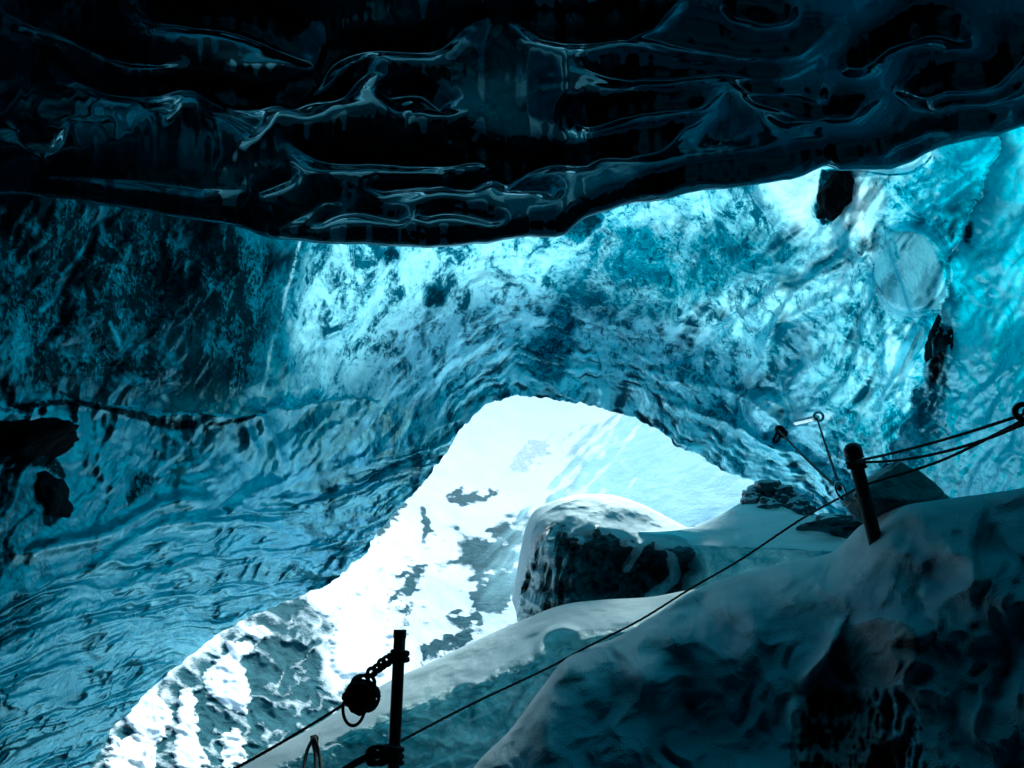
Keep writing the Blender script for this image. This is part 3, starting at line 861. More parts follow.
def build_slope():
    xs = np.linspace(-150, 1150, 760); ys = np.linspace(300, 1000, 560)
    px, py = np.meshgrid(xs, ys)
    r = SLOPE_R(px, py)
    n = fbm(px / 60, py / 60, 0, 5, 101)
    nw = fbm(px / 30, py / 30, 4, 3, 102)
    fz = fbm(px / 9, py / 6, 6, 3, 108)
    rock_zone = in_poly(px + 14 * n, py + 14 * n, [(60, 800), (100, 740), (150, 690), (240, 610), (300, 585), (332, 600), (335, 690), (400, 690), (420, 760), (380, 830), (150, 830)], 14)
    rock2 = in_poly(px + 8 * n, py + 8 * n, [(455, 545), (485, 530), (520, 515), (560, 520), (530, 570), (500, 590), (455, 565)], 10)
    spots = fbm(px / 26 - .2 * py / 26, py / 13 + .3 * px / 26, 2, 4, 103)
    cups = ridged(px / 30 + .5 * nw, py / 22 + .5 * nw, 2, 2, 104)          # wind-cupped rock and snow
    snow = np.ones_like(px)
    snow -= rock_zone * (.62 + .55 * (cups - 1.15) * -1)
    snow -= rock2 * (.45 + .9 * spots)
    mid = sstep(470, 540, py) * (1 - rock_zone)
    snow -= mid * np.clip(.9 * spots - .05, 0, .8) * sstep(330, 400, px)
    # streaky passage to the bare blue ice on the right
    xl = 602 - .62 * (py - 405)
    s = (px - xl) + 30 * fbm((px - py) / 60, (px + py) / 12, 1, 3, 105)
    ice = sstep(-30, 25, s) * sstep(640, 520, py)
    fl = fbm((px - py) / 34, (px + py) / 10, 3, 3, 106)
    snow -= ice * (.62 + .75 * fl) * sstep(80, 0, s - 60) + ice * .95 * sstep(30, 110, s)
    for pts, am in (([(447, 497), (462, 490), (478, 494), (497, 484), (488, 500), (470, 505), (455, 504)], .9), ([(420, 505), (428, 503), (430, 530), (425, 545), (420, 530)], .8),
                    ([(405, 580), (420, 565), (430, 570), (418, 590), (400, 600), (393, 612), (396, 598)], .8), ([(440, 615), (470, 612), (480, 622), (455, 628)], .9),
                    ([(425, 645), (460, 630), (470, 640), (440, 655), (422, 668)], .8), ([(380, 612), (388, 612), (388, 640), (380, 640)], .7), ([(372, 520), (392, 497), (408, 492), (400, 510), (380, 540)], .7),
                    ([(452, 540), (474, 534), (500, 540), (520, 556), (500, 566), (470, 568), (452, 560)], .55), ([(480, 580), (510, 570), (516, 600), (492, 612), (470, 610)], .7),
                    ([(398, 636), (406, 604), (410, 606), (402, 640)], .7), ([(344, 596), (352, 600), (366, 612), (352, 610)], .6), ([(505, 468), (530, 440), (560, 425), (540, 455), (520, 478)], .45)):
        snow -= am * in_poly(px + 9 * n + 7 * fz, py + 9 * spots + 5 * fz, pts, 3)
    # snow pillows that lie on the rock
    pil = np.zeros_like(px)
    for pts in ([(203, 668), (222, 655), (240, 664), (250, 690), (246, 712), (225, 705), (208, 690)], [(130, 690), (150, 690), (170, 712), (165, 735), (150, 740), (128, 722)],
                [(232, 622), (262, 625), (268, 634), (245, 634)], [(226, 642), (248, 640), (250, 652), (232, 658)], [(180, 690), (194, 690), (200, 740), (212, 768), (180, 768), (178, 730)],
                [(112, 740), (150, 735), (152, 775), (110, 790)], [(335, 598), (378, 590), (388, 640), (380, 672), (340, 676), (334, 640)], [(222, 735), (240, 730), (244, 760), (226, 768)],
                [(305, 590), (332, 584), (334, 612), (315, 610)]):
        pil = np.maximum(pil, in_poly(px + 5 * n + 6 * fz, py + 5 * n + 5 * fz, pts, 3))
    snow = np.maximum(snow, pil * 1.2)
    snow -= 1.2 * sstep(785, 830, py + 12 * n)                # slope foot below view, bared dark to cut bounced light
    h = .22 * n + rock_zone * (.22 * (cups - 1)) + pil * .25 + .025 * fbm(px / 14, py / 14, 1, 3, 107)
    h = h + .06 * (1 - np.clip(snow, 0, 1)) * spots * 1.0
    r = r - h * (r / 25)
    P = W(px, py, r)
    o = grid_obj('snow_slope_terrain', P, M_SLOPE_ICE, attrs={'snow': np.clip(snow, -.5, 1.4), 'ice': ice})
    tag(o, kind='structure')


def mat_slope():
    t = NT('mountain_snow')
    pos = t.n('ShaderNodeTexCoord').outputs['Object']
    n1 = t.noise(pos, .8, 7, .62, .8); n2 = t.noise(pos, 5, 7, .7, .4)
    rock = t.mix(t.ramp(t.math('ADD', t.math('MULTIPLY', n1, .4), t.math('MULTIPLY', n2, .6)), [(.36, 0), (.64, 1)]), (.010, .050, .066), (.055, .15, .175))
    ice = t.mix(t.ramp(n1, [(.35, 0), (.65, 1)]), (.42, .68, .71), (.62, .82, .84))
    under = t.mix(t.attr('ice'), rock, ice)
    s = t.math('ADD', t.attr('snow'), t.math('MULTIPLY', t.math('SUBTRACT', n2, .5), .4), clamp=True)
    s = t.ramp(t.math('ADD', s, t.math('MULTIPLY', t.math('SUBTRACT', t.noise(pos, 16, 5, .7), .5), .5)), [(.32, 0), (.64, 1)]); s_f = s
    col = t.mix(s, under, (.90, .91, .92))
    bh = t.math('MULTIPLY', n2, t.math('SUBTRACT', 1.05, s_f))
    return t.done(principled(t, col, .85, t.bump(bh, .6, .15), .04))


M_SLOPE_ICE = mat_slope()
build_slope()


# ------------------------------------------------------------------ snow and ice inside and at the mouth
def relief(rows, nu, nv, mat, name, disp, snow_fn, parent=None, extra=None):
    G, t = loft(rows, nu, nv)
    px, py, r = G[..., 0], G[..., 1], G[..., 2]
    B = W(px, py, r)
    r2 = r - disp(px, py, B, np.broadcast_to(t[:, None], px.shape))
    P = W(px, py, r2)
    N = grid_normals(P)
    flip = np.sign(np.mean(np.sum(N * (CAM - P), -1)))
    N = N * flip
    o = grid_obj(name, P, mat, parent, {'snow': snow_fn(px, py, P, N, np.broadcast_to(t[:, None], px.shape))})
    if extra:
        at = o.data.attributes.new('lit_tint', 'FLOAT', 'POINT'); at.data.foreach_set('value', np.clip(extra(px, py, np.broadcast_to(t[:, None], px.shape)), 0, 1).astype(np.float32).ravel())
    return o


# foreground mound of snow
crest = [(420, 880), (455, 800), (478, 762), (510, 730), (540, 690), (570, 655), (615, 638), (655, 615), (695, 590), (740, 574), (790, 562), (832, 552), (862, 525), (900, 507), (940, 500), (985, 494), (1024, 488), (1120, 470), (1300, 440), (1600, 420)]
rc = lambda x: np.interp(x, [420, 480, 570, 700, 830, 900, 1024, 1300, 1600], [4.6, 4.9, 5.3, 5.6, 5.3, 4.8, 4.5, 4.0, 3.6])


def lower(fr, dx, pull):
    return [(x + dx * fr, y + (1060 - y) * fr, rc(x) * (1 - pull * fr ** .62)) for x, y in crest]


mound_rows = [[(x, y + 90, rc(x) + 1.6) for x, y in crest], [(x, y + 22, rc(x) + .6) for x, y in crest], [(x, y, rc(x)) for x, y in crest]] + \
             [lower(f, 25, .42) for f in (.06, .15, .28, .42, .58, .78, 1.0)]


def mound_disp(px, py, B, t):
    f = sstep(1.6, 3.0, t)
    wx = fbm(px / 90, py / 90, 0, 3, 111)
    q = px * .55 + py * .83
    h = .24 * fbm(B[..., 0] * .9, B[..., 1] * .9, B[..., 2] * .9, 3, 112) + .10 * (ridged((px * .9 - py * .45) / 120 + .5 * wx, q / 190 + .4 * wx, 1, 3, 114) - .8) + .022 * fbm(B[..., 0] * 3, B[..., 1] * 3, B[..., 2] * 3, 4, 113)
    for pts, a, w in (([(700, 600), (745, 612), (752, 640), (735, 668)], .16, 16), ([(615, 650), (645, 680), (650, 720), (640, 768)], .12, 18), ([(560, 680), (545, 720), (548, 768)], .10, 14),
                      ([(836, 618), (828, 650), (805, 678), (792, 690)], .20, 9), ([(940, 520), (985, 580), (1010, 640)], .08, 30), ([(930, 600), (960, 560), (1024, 540)], -.05, 26),
                      ([(800, 690), (798, 740), (806, 790)], .10, 10), ([(680, 640), (690, 690), (700, 760)], -.12, 20), ([(590, 700), (600, 740), (590, 790)], -.10, 16)):
        D, tt, s = dist_poly(px, py, pts, reach=w * 4)
        h = h + a * np.exp(-(D / w) ** 2) * taper(tt, .25)
    h = h + .012 * fbm(B[..., 0] * 9, B[..., 1] * 9, B[..., 2] * 9, 3, 120)
    hollow = in_poly(px, py, [(836, 622), (900, 615), (925, 640), (918, 670), (890, 692), (845, 690), (822, 670)], 8)
    pit = in_poly(px, py, [(808, 690), (850, 690), (905, 700), (920, 768), (910, 830), (800, 830), (795, 740)], 8)
    h = h + .07 * hollow - .16 * pit + pit * .12 * ridged(px / 14, py / 40, 0, 3, 115)
    return h * f


def mound_lit(px, py, t):  # lit crest and edges of the mound, painted into the snow colour
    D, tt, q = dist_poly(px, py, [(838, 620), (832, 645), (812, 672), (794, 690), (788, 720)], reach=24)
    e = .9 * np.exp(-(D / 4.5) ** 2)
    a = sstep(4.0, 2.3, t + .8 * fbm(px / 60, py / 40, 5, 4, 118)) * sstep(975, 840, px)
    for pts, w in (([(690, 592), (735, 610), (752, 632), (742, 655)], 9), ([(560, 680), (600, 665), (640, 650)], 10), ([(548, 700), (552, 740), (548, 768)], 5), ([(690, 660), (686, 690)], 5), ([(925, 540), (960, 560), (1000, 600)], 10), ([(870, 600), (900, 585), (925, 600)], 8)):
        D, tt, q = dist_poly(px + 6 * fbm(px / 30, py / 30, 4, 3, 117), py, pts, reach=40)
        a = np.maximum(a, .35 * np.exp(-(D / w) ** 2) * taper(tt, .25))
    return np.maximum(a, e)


def mound_snow(px, py, P, N, t):
    wx, wy = 14 * fbm(px / 26, py / 34, 2, 4, 151), 12 * fbm(px / 26, py / 34, 6, 4, 152)
    pit = in_poly(px + wx, py + wy, [(800, 690), (850, 696), (895, 706), (905, 768), (895, 830), (800, 830), (792, 740)], 9)
    pit = pit * (.55 + .5 * ridged(px / 12, py / 34, 0, 3, 115) * .6)
    hol = in_poly(px + .4 * wx, py + .4 * wy, [(838, 625), (900, 618), (922, 640), (916, 668), (888, 688), (848, 686), (826, 668)], 4)
    pat = fbm(px / 46, py / 60, 3, 4, 116)
    return 1.05 - pit * 1.0 - hol * .7


tag(relief(mound_rows, 620, 330, M_MOUND, 'snow_bank', mound_disp, mound_snow, extra=mound_lit), kind='structure')

# ledge of blue ice with a snow top, left of the mound
c1 = [(225, 775), (262, 752), (300, 735), (345, 708), (390, 682), (430, 664), (470, 645), (515, 625), (560, 607), (600, 601), (650, 598), (700, 590), (760, 590)]
r1 = lambda x: np.interp(x, [225, 400, 520, 640, 760], [6.6, 7.0, 7.3, 7.3, 7.0])
d1 = [(235, 785), (275, 765), (315, 748), (358, 728), (405, 706), (440, 692), (480, 678), (520, 662), (562, 640), (605, 630), (655, 625), (705, 618), (765, 615)]
ledge_rows = [[(x, y + 60, r1(x) + 1.5) for x, y in c1], [(x, y + 10, r1(x) + .5) for x, y in c1], [(x, y, r1(x)) for x, y in c1],
              [(x, y, r1(x) - .75) for x, y in d1], [(x + 4, y + 14, r1(x) - .80) for x, y in d1], [(x + 5, y + 60, r1(x) - .9) for x, y in d1], [(x + 10, y + 150, r1(x) - 1.3) for x, y in d1], [(x + 10, y + 300, r1(x) - 1.9) for x, y in d1]]


def ledge_disp(px, py, B, t):
    h = .10 * fbm(B[..., 0] * 1.3, B[..., 1] * 1.3, B[..., 2] * 1.3, 4, 121) * sstep(1.5, 2.5, t)
    ic = sstep(2.9, 3.4, t)
    w = fbm(px / 40, py / 40, 1, 3, 122)
    h = h + ic * (.15 * (ridged(px / 40 + w * .5, py / 22 + w * .5, 0, 3, 123) - .8) + .05 * fbm(px / 12, py / 9, 0, 4, 124))
    q = np.hypot((px - 563) / 16, (py - 648) / 14)
    h = h - .28 * np.exp(-q ** 4) + .10 * np.exp(-((q - 1.4) / .3) ** 2)
    return h


def ledge_snow(px, py, P, N, t):
    n = fbm(px / 22, py / 12, 3, 4, 126)
    q = np.hypot((px - 563) / 22, (py - 650) / 18)
    lay = fbm(px / 60 + py / 60, (py + .45 * px) / 9, 5, 4, 127)
    return 1.1 - sstep(2.7, 3.3, t + .6 * n) * 1.0 + .22 * np.clip(n, 0, 1) - .9 * np.exp(-q ** 3) + .8 * sstep(.25, .55, lay) * sstep(3, 3.6, t)


o = relief(ledge_rows, 420, 260, M_LEDGE, 'ice_ledge', ledge_disp, ledge_snow)
tag(o, 'long sloping ledge of teal ice with a smooth snow top beside the metal post', 'ice ledge')

# big ice boulder under a cap of snow
boulder_rows = [
    [(520, 640, 10.2), (530, 560, 10.4), (560, 530, 10.4), (600, 522, 10.4), (640, 530, 10.3), (690, 555, 10.2), (745, 580, 10.0)],
    [(514, 600, 9.3), (530, 525, 9.5), (556, 506, 9.6), (600, 500, 9.6), (640, 509, 9.5), (690, 533, 9.3), (745, 556, 9.1)],
    [(512, 600, 9.0), (528, 523, 9.1), (555, 502, 9.1), (600, 496, 9.15), (640, 506, 9.1), (690, 530, 8.9), (740, 550, 8.7)],
    [(516, 612, 8.7), (528, 560, 8.6), (548, 528, 8.5), (592, 527, 8.35), (640, 541, 8.3), (692, 548, 8.3), (740, 560, 8.3)],
    [(518, 622, 8.65), (532, 585, 8.5), (556, 556, 8.35), (596, 560, 8.45), (640, 562, 8.6), (690, 572, 8.6), (735, 580, 8.5)],
    [(519, 640, 8.5), (536, 620, 8.25), (566, 605, 8.15), (600, 604, 8.2), (640, 605, 8.35), (690, 604, 8.4), (730, 606, 8.4)],
    [(519, 700, 8.4), (536, 690, 8.1), (566, 680, 8.0), (600, 680, 8.0), (640, 680, 8.1), (690, 680, 8.2), (730, 680, 8.2)]]


def b_disp(px, py, B, t):
    f = sstep(1.7, 2.4, t); fr = sstep(2.9, 3.5, t)
    h = .07 * fbm(B[..., 0] * 2, B[..., 1] * 2, B[..., 2] * 2, 4, 131) * f
    lf = sstep(600, 545, px)
    h = h + fr * (.10 * (ridged(px / 16 + .15 * (py - 560) / 16, py / 60, 0, 3, 132) - .8) * (.45 + 1.1 * lf) + .13 * (ridged(px / 34, py / 24, 2, 3, 133) - .8) + .02 * fbm(px / 6, py / 6, 0, 2, 134))
    D, tt, s = dist_poly(px, py, [(640, 545), (634, 556), (626, 568)], reach=20)
    h = h + .1 * np.exp(-(D / 4) ** 2)
    D, tt, s = dist_poly(px, py, [(672, 565), (668, 580), (650, 595)], reach=30)
    h = h + .14 * np.exp(-(D / 7) ** 2)
    return h


def b_snow(px, py, P, N, t):
    n = fbm(px / 14, py / 8, 3, 4, 136)
    n2 = fbm(px / 40, 0, 3, 3, 137)
    s = 1.15 - sstep(2.75, 3.5, t + .35 * n + .5 * n2) * 1.05
    lf = sstep(600, 530, px) * sstep(3, 3.4, t)
    s = s + lf * np.clip(.35 + .9 * (ridged(px / 16 + .15 * (py - 560) / 16, py / 60, 0, 3, 132) - .9), 0, .8)
    D, tt, q = dist_poly(px, py, [(643, 540), (634, 556), (626, 568)], reach=20)
    s = s + .9 * np.exp(-(D / 5) ** 2)
    D, tt, q = dist_poly(px, py, [(672, 560), (674, 578), (650, 597)], reach=30)
    return s + .9 * np.exp(-(D / 6) ** 2)


o = relief(boulder_rows, 330, 260, M_BOULD, 'ice_boulder', b_disp, b_snow)
tag(o, 'large dark ice boulder with a thick cap of snow below the cave mouth', 'boulder')

# snow shelf with a cut ice face, right of the boulder
c2 = [(600, 530), (650, 532), (690, 528), (720, 517), (745, 505), (780, 504), (810, 514), (840, 528), (880, 542), (940, 560)]
shelf_rows = [
    [(x, y + 60, 9.6) for x, y in c2], [(x, y + 6, 9.0) for x, y in c2], [(x, y, 8.5) for x, y in c2],
    [(600, 540, 9.1), (660, 541, 8.9), (690, 543, 8.35), (720, 544, 7.6), (745, 545, 7.5), (780, 546, 7.4), (810, 548, 7.3), (840, 550, 7.2), (880, 556, 7.1), (940, 566, 7.0)],
    [(600, 545, 9.1), (660, 546, 8.95), (690, 549, 8.4), (720, 550, 7.65), (745, 551, 7.55), (780, 551, 7.45), (810, 552, 7.3), (840, 556, 7.2), (880, 562, 7.1), (940, 575, 7.0)],
    [(600, 575, 9.1), (660, 575, 8.95), (690, 578, 8.42), (720, 576, 7.7), (745, 576, 7.6), (780, 574, 7.45), (810, 572, 7.3), (840, 574, 7.2), (880, 580, 7.1), (940, 590, 7.0)],
    [(600, 640, 9.0), (660, 640, 8.8), (690, 640, 7.6), (720, 640, 7.5), (745, 640, 7.4), (780, 640, 7.3), (810, 640, 7.2), (840, 640, 7.1), (880, 650, 7.0), (940, 650, 6.9)]]


def s_disp(px, py, B, t):
    h = .10 * fbm(px / 50, py / 12, 0, 4, 141) * sstep(1.8, 2.4, t)
    for pts, a, w in (([(640, 530), (700, 532), (760, 522), (800, 520)], .12, 4), ([(740, 536), (790, 528), (850, 536)], .14, 5)):
        D, tt, s = dist_poly(px, py, pts, reach=20); h = h + a * np.exp(-(D / w) ** 2)
    return h + sstep(3.2, 3.7, t) * (.06 * (ridged(px / 26, py / 20, 0, 3, 142) - .8))


def s_snow(px, py, P, N, t):
    n = fbm(px / 20, py / 5, 3, 4, 146)
    return 1.1 - sstep(2.9, 3.4, t + .25 * n) * .95 - .7 * sstep(.25, .5, n) * sstep(3, 2.2, t)


o = relief(shelf_rows, 330, 220, M_LEDGE, 'snow_shelf', s_disp, s_snow)
tag(o, 'flat snow shelf with a cut pale ice front between boulder and snow bank', 'snow shelf')


# ------------------------------------------------------------------ rocks
def rock(name, px, py, r, size, seed, label, cat='rock', mat=None, rough=.35, cuts=7, sub=5, rot=0, peak=0, group=None, snowy=None):
    bm = bmesh.new()
    bmesh.ops.create_icosphere(bm, subdivisions=sub, radius=1)
    V = np.array([v.co[:] for v in bm.verts]); F = np.array([[v.index for v in f.verts] for f in bm.faces])
    bm.free()
    rs = np.random.RandomState(seed)
    for _ in range(cuts):
        n = rs.normal(size=3); n /= np.linalg.norm(n)
        c = rs.uniform(.55, .85)
        d = V @ n - c
        V = V - np.clip(d, 0, None)[:, None] * n * .93
    k = fbm(V[:, 0] * 1.5, V[:, 1] * 1.5, V[:, 2] * 1.5, 5, seed)
    V = V * (1 + rough * .5 * k[:, None])
    V = V * np.array(size)
    V[:, :2] *= (1 - peak * np.clip(V[:, 2] / size[2], -.3, 1))[:, None]
    ca, sa = math.cos(rot), math.sin(rot)
    # tilt about the viewing direction's horizontal axis
    V = np.stack([V[:, 0] * ca - V[:, 2] * sa, V[:, 1], V[:, 0] * sa + V[:, 2] * ca], 1)
    o = mesh_obj(name, V, F, mat or M_ROCK)
    me = o.data
    N = np.zeros(len(V) * 3, np.float32); me.vertices.foreach_get('normal', N); N = N.reshape(-1, 3)
    sn = np.clip((N[:, 2] - .45) * 1.6 + .3 * k, -.5, 1.3) if snowy is None else np.clip((N[:, 2] - snowy) * 1.6 + .3 * k, -.5, 1.3)
    at = me.attributes.new('snow', 'FLOAT', 'POINT'); at.data.foreach_set('value', sn.astype(np.float32))
    o.location = W(np.array(px), np.array(py), np.array(r))
    return tag(o, label, cat, group)


rock('boulder', 902, 494, 5.0, (.27, .20, .23), 5, 'small peaked dark boulder dusted with snow on the bank crest behind the wooden post', 'boulder', M_BOULD, .3, 7, rot=-.12, peak=.9, snowy=1.0)
for x, y, r_, sz, sd_, lab in ((752, 499, 8.6, .15, 31, 'black snow-plastered rock at the right corner of the cave mouth, farthest left of its heap'), (768, 492, 8.7, .19, 32, 'highest black rock of the snow-plastered heap at the corner of the mouth'),
                         (784, 498, 8.55, .16, 33, 'snow-streaked black rock in the heap, just right of the highest'), (771, 505, 8.4, .12, 34, 'small low black rock at the front of the snowy heap'), (800, 508, 8.45, .15, 35, 'black rock at the right foot of the heap, toward the wooden post')):
    rock('rock', x, y, r_, (sz, sz, sz * .75), sd_, lab, 'rock', M_BOULD, .9, 6, sub=4, snowy=.0, group='rubble at the corner of the mouth')
rock('rock', 840, 528, 8.0, (.52, .4, .13), 11, 'long flat dark slab standing in for the shaded recess behind the wooden post', 'rock', M_BOULD, 1.0, 8, rot=.1, snowy=.6)  # dark slab stands in for a shaded recess


# stones frozen into the wall
for x, y, dr, sz, rt, sd_, lab in ((837, 190, .02, (.17, .30, .30), -.25, 61, 'tall black stone frozen into the white ice just under the dark ceiling'),
                                   (14, 449, .10, (.40, .30, .14), .42, 62, 'long black stone frozen into the dark left wall below the black crack'),
                                   (51, 503, .08, (.085, .2, .19), .1, 63, 'small upright black stone frozen in the wall below the long black stone'),
                                   (940, 350, .02, (.07, .22, .28), -.12, 64, 'narrow black sliver of stone frozen in the fold beside the cyan wall')):
    rock('stone', x, y, float(WALL_R(np.array(float(x)), np.array(float(y)))) + dr, sz, sd_, lab, 'stone', M_ROCK, .55, 7, rot=rt, group='stones frozen in the ice')

# ------------------------------------------------------------------ posts
def pt(px, py, r):
    return W(np.array(float(px)), np.array(float(py)), np.array(float(r)))


def ring(name, c, axis, R, rad, mat, parent=None, n=28, squash=1.0):
    axis = np.asarray(axis, float); axis /= np.linalg.norm(axis)
    u = np.cross(axis, [0, 0, 1.0] if abs(axis[2]) < .9 else [1.0, 0, 0]); u /= np.linalg.norm(u)
    w = np.cross(axis, u)
    a = np.linspace(0, 2 * np.pi, n + 1)
    p = c + np.cos(a)[:, None] * u * R + np.sin(a)[:, None] * w * R * squash
    return tube(name, p, rad, mat, parent, 8, caps=False)


def straight(a, b, n=12):
    return a + (b - a) * np.linspace(0, 1, n)[:, None]


def sag(a, b, s, n=40):
    t = np.linspace(0, 1, n)
    p = a + (b - a) * t[:, None]
    p[:, 2] -= s * 4 * t * (1 - t)
    return p


def child(root, o):
    o.parent = root
    o.matrix_parent_inverse = root.matrix_basis.inverted()
    return o


# metal post low in front of the ice ledge
A = pt(400, 632, 4.1)
B0 = A.copy(); B0[2] = -.4
B0 = B0 + np.array([-.01, 0, 0])
post = empty('post', B0, 'upright dark metal post with rope tied round it, in front of the ice ledge', 'post')
pp = straight(A, B0, 16)
child(post, tube('pole', pp, .031 * np.ones(16), M_STEEL, sides=20))
child(post, merged('rope_wrap', [ring('w', pt(400, 652 + 3 * k, 4.1) + np.array([0, 0, 0]), (0.1 * (-1) ** k, 0, 1), .040, .011, M_ROPE) for k in range(4)], M_ROPE))
child(post, merged('rope_wrap', [ring('w', pt(393.5, 748 + 3.4 * k, 4.06), (0.15 * (-1) ** k, 0.05, 1), .042, .012, M_ROPE) for k in range(5)], M_ROPE))
child(post, tube('end_cap', straight(A + np.array([0, 0, .012]), A + np.array([0, 0, -.03]), 4), .034, M_STEEL, sides=20))

# wooden post on the bank
A2 = pt(852.5, 449, 4.55); B2 = pt(874, 535, 4.62)
B2b = B2 + (B2 - A2) * .5
post2 = empty('post', B2b, 'leaning dark wooden post with a rounded head on the snow bank', 'post')
child(post2, tube('pole', straight(A2, B2b, 16), .037 * np.linspace(.96, 1.04, 16), M_WOOD, sides=20))
ax = (A2 - B2) / np.linalg.norm(A2 - B2)
cap = [A2 - ax * .055, A2 - ax * .02, A2 + ax * .005, A2 + ax * .028, A2 + ax * .036]
child(post2, tube('end_cap', cap, [.047, .050, .047, .03, .006], M_STEEL, sides=20))
child(post2, merged('rope_wrap', [ring('w', A2 - ax * (.075 + .014 * k), ax + np.array([.1 * (-1) ** k, 0, 0]), .044, .010, M_ROPE) for k in range(3)], M_ROPE))

# ------------------------------------------------------------------ ropes
ROPE = .0072
tag(tube('rope', np.vstack([sag(pt(856, 461, 4.5), pt(1024, 414, 3.7), .015, 60), sag(pt(1024, 410, 3.7), pt(1330, 330, 5.35), .02, 30)]), ROPE, M_ROPE, sides=9, twist=.5), 'topmost of three taut dark ropes from the wooden post to the ring', 'rope', 'ropes to the ring')
tag(tube('rope', sag(pt(857, 462, 4.5), pt(1024, 424, 3.7), .045, 60), ROPE, M_ROPE, sides=9, twist=.5), 'sagging dark rope from the wooden post, passing just over the small boulder', 'rope', 'ropes to the ring')
# handline: ring -> past the wooden post -> down over the bank -> metal post
hl = [pt(1026, 419, 3.72), pt(940, 461, 4.2), pt(868, 484, 4.55), pt(845, 495, 4.7), pt(800, 520, 5.3), pt(740, 560, 5.42), pt(690, 589, 5.5), pt(640, 620, 5.42), pt(585, 648, 5.25), pt(548, 668, 5.15), pt(470, 705, 4.7), pt(395, 744, 4.12)]
tag(tube('rope', cr(np.array(hl), 160), ROPE, M_ROPE, sides=9, twist=.5), 'long dark handline running down over the snow bank between the two posts', 'rope')
tag(tube('rope', sag(pt(355, 697, 4.15), pt(150, 812, 3.9), .02, 60), ROPE, M_ROPE, sides=9, twist=.5), 'dark rope running down from the tangled bundle past the snowy rocks', 'rope')
tag(tube('rope', sag(pt(393, 744, 4.05), pt(300, 792, 3.8), .01, 40), ROPE, M_ROPE, sides=9, twist=.5), 'short dark rope running down left from the low knot on the metal post', 'rope')

# ring at the end of the upper ropes
rg = ring('anchor_ring', pt(1024, 412, 3.7), (.3, 1, .1), .032, .012, M_STEEL)
tag(rg, 'small dark steel ring where the upper ropes meet at the cyan ice wall', 'ring')

# bundle of spare rope hung on a chain of knots from the metal post
rs = np.random.RandomState(4)
cb = pt(361, 694, 4.12)
bundle = empty('rope_bundle', cb, 'tangled bundle of spare dark rope hanging beside the metal post', 'rope bundle')
loops = []
for k in range(20):
    a = np.linspace(0, 2 * np.pi, 26)
    ph = rs.uniform(0, 6.28); tl = rs.uniform(-.5, .5)
    ra, rb = rs.uniform(.02, .074), rs.uniform(.015, .074)
    off = np.array([rs.uniform(-.026, .026), rs.uniform(-.05, .05), rs.uniform(-.026, .026)])
    u = np.cos(a + ph) * ra; w = np.sin(a + ph) * rb
    c45, s45 = math.cos(.6 + tl * 3), math.sin(.6 + tl * 3)
    q = np.stack([u * c45 - w * s45, .03 * np.sin(2 * a + ph), u * s45 + w * c45], 1)
    loops.append(tube('l', cb + off + q, .0095, M_ROPE, sides=8, caps=False, twist=.5))
child(bundle, merged('coil', loops, M_ROPE))
a = np.linspace(-.3, math.pi + .3, 22)
lp = np.stack([np.cos(a) * .055, 0 * a, -np.sin(a) * .085], 1) + pt(354, 707, 4.1)
child(bundle, tube('loop', lp, .008, M_ROPE, sides=8))
kn = [(372, 672), (378, 668), (382, 664), (387, 661), (392, 658)]
child(bundle, merged('knot', [ring('k', pt(x, y, 4.1), (rs.uniform(-1, 1), 1, rs.uniform(-1, 1)), .022, .010, M_ROPE, n=16) for x, y in kn] +
                     [tube('k', cr(np.array([pt(364, 685, 4.12), pt(370, 676, 4.1), pt(385, 664, 4.1), pt(398, 655, 4.06)]), 14), .009, M_ROPE)], M_ROPE))

# knotted tangle low on the metal post and the small tied strand to its left
tn = empty('rope_knot', pt(382, 755, 4.0), 'dark knot of rope tied low on the metal post', 'knot')
child(tn, merged('coil', [ring('k', pt(378 + 3 * math.sin(k * 2), 755 + 4 * math.cos(k * 3), 4.0), (rs.uniform(-1, 1), 1, rs.uniform(-1, 1)), .03 + .006 * (k % 3), .010, M_ROPE, n=18, squash=.7) for k in range(7)], M_ROPE))
child(tn, tube('loop', cr(np.array([pt(375, 752, 4.0), pt(355, 762, 3.98), pt(335, 775, 3.95)]), 14), .011, M_ROPE))
st = empty('cord_anchor', pt(314, 738, 5.9), 'thin dark cords tied to a small peg on the snowy end of the ice ledge', 'cord')
child(st, tube('peg', straight(pt(314, 735, 5.9), pt(316, 754, 5.9), 5), [.028, .03, .024, .02, .014], M_STEEL, sides=10))
for dx, sx in ((-12, 0), (8, 0), (2, 0)):
    child(st, tube('strand', cr(np.array([pt(314, 737, 5.86), pt(314 + dx * .6, 752, 5.8), pt(314 + dx, 780, 5.6)]), 12), .012, M_ROPE))

# hanging V of cord with its screw anchors and carabiners
v0 = pt(779, 430, 8.3); v1 = pt(817, 418, 8.2); vb = pt(838, 488, 5.0)
vb = pt(840, 490, 4.75)
tag(tube('cord', sag(v0, vb, .02, 30), .009, M_ROPE, sides=8), 'dark cord slanting from the ice knob to the carabiner by the wooden post', 'cord', 'anchor cords')
tag(tube('cord', sag(v1, vb + np.array([.01, .01, .01]), .02, 30), .009, M_ROPE, sides=8), 'steeper dark cord from the steel ice screw down to the carabiner', 'cord', 'anchor cords')
cbn = empty('carabiner', vb, 'bright steel carabiner joining two cords to the handline', 'carabiner')
c_ax = np.array([.9, .35, -.1]); long_ = (pt(844, 499, 4.72) - pt(837, 482, 4.75)); long_ /= np.linalg.norm(long_)
side = np.array([1, 0, 0]) - long_ * long_[0]; side /= np.linalg.norm(side)
a = np.linspace(0, 2 * np.pi, 33)
pc = pt(841, 491, 4.72) + np.cos(a)[:, None] * long_ * .055 + np.sin(a)[:, None] * side * .026
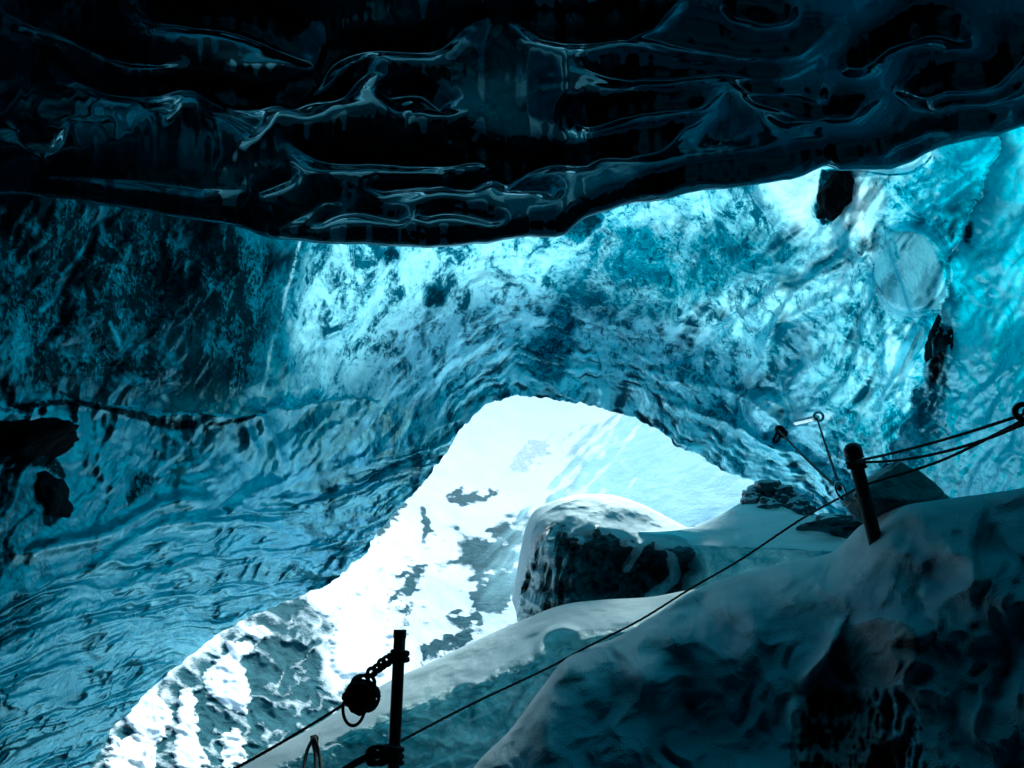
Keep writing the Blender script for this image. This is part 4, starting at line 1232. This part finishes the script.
child(cbn, tube('body', pc[:27], .007, M_ALU, sides=10))
child(cbn, tube('gate', pc[25:33], .0085, M_ALU, sides=10))

sw = empty('ice_screw', v1, 'bright steel ice screw sticking sideways out of the ice wall', 'ice screw')
child(sw, tube('shaft', straight(pt(795, 423, 8.5), v1, 12), [.03, .033, .03, .033, .03, .033, .03, .033, .03, .033, .034, .034], M_ALU, sides=12))
child(sw, ring('eye', v1 + np.array([.01, -.02, .01]), (.2, 1, .2), .045, .014, M_ALU))
kt = empty('rope_knot', v0, 'dark cord knot with a hanging tail below the round ice knob', 'knot')
child(kt, merged('coil', [ring('k', v0 + np.array([.01 * k, -.02, -.015 * k]), (rs.uniform(-1, 1), 1, rs.uniform(-1, 1)), .035, .016, M_ROPE, n=16) for k in range(4)], M_ROPE))
child(kt, tube('tail', cr(np.array([v0, pt(775, 436, 8.28), pt(773, 442, 8.27), pt(778, 441, 8.26), pt(781, 433, 8.28)]), 18), .013, M_ROPE))

# ------------------------------------------------------------------ daylight
SUN_EL, SUN_AZ = math.radians(39), math.radians(12)        # azimuth measured from +Y towards +X
world = bpy.data.worlds.new('World'); sc.world = world; world.use_nodes = True
nt = world.node_tree; nt.nodes.clear()
sky = nt.nodes.new('ShaderNodeTexSky'); sky.sky_type = 'NISHITA'; sky.sun_disc = False
sky.sun_elevation = SUN_EL; sky.sun_rotation = SUN_AZ; sky.air_density = 1.0; sky.dust_density = 3.0; sky.altitude = 700
bg = nt.nodes.new('ShaderNodeBackground'); bg.inputs['Strength'].default_value = .125
wo = nt.nodes.new('ShaderNodeOutputWorld')
nt.links.new(sky.outputs[0], bg.inputs[0]); nt.links.new(bg.outputs[0], wo.inputs[0])
sd = bpy.data.lights.new('sun', 'SUN'); sd.energy = 3.2; sd.angle = math.radians(18); sd.color = (1, .985, .96)
so = bpy.data.objects.new('sun', sd); COL.objects.link(so)
dirv = Vector((math.sin(SUN_AZ) * math.cos(SUN_EL), math.cos(SUN_AZ) * math.cos(SUN_EL), math.sin(SUN_EL)))
so.rotation_euler = dirv.to_track_quat('Z', 'Y').to_euler()
so.location = dirv * 30

vs = sc.view_settings
vs.view_transform = 'Standard'; vs.look = 'None'; vs.gamma = 1; vs.use_curve_mapping = False
vs.exposure = 1.2
vs.use_white_balance = True
vs.white_balance_temperature = 5350
vs.white_balance_tint = -16
sc.render.engine = 'CYCLES'
cy = sc.cycles
cy.use_denoising = True
try: cy.denoiser = 'OPENIMAGEDENOISE'
except Exception: pass
cy.max_bounces = 10; cy.diffuse_bounces = 5; cy.glossy_bounces = 4; cy.transmission_bounces = 6
cy.caustics_reflective = False; cy.caustics_refractive = False
cy.sample_clamp_indirect = 6
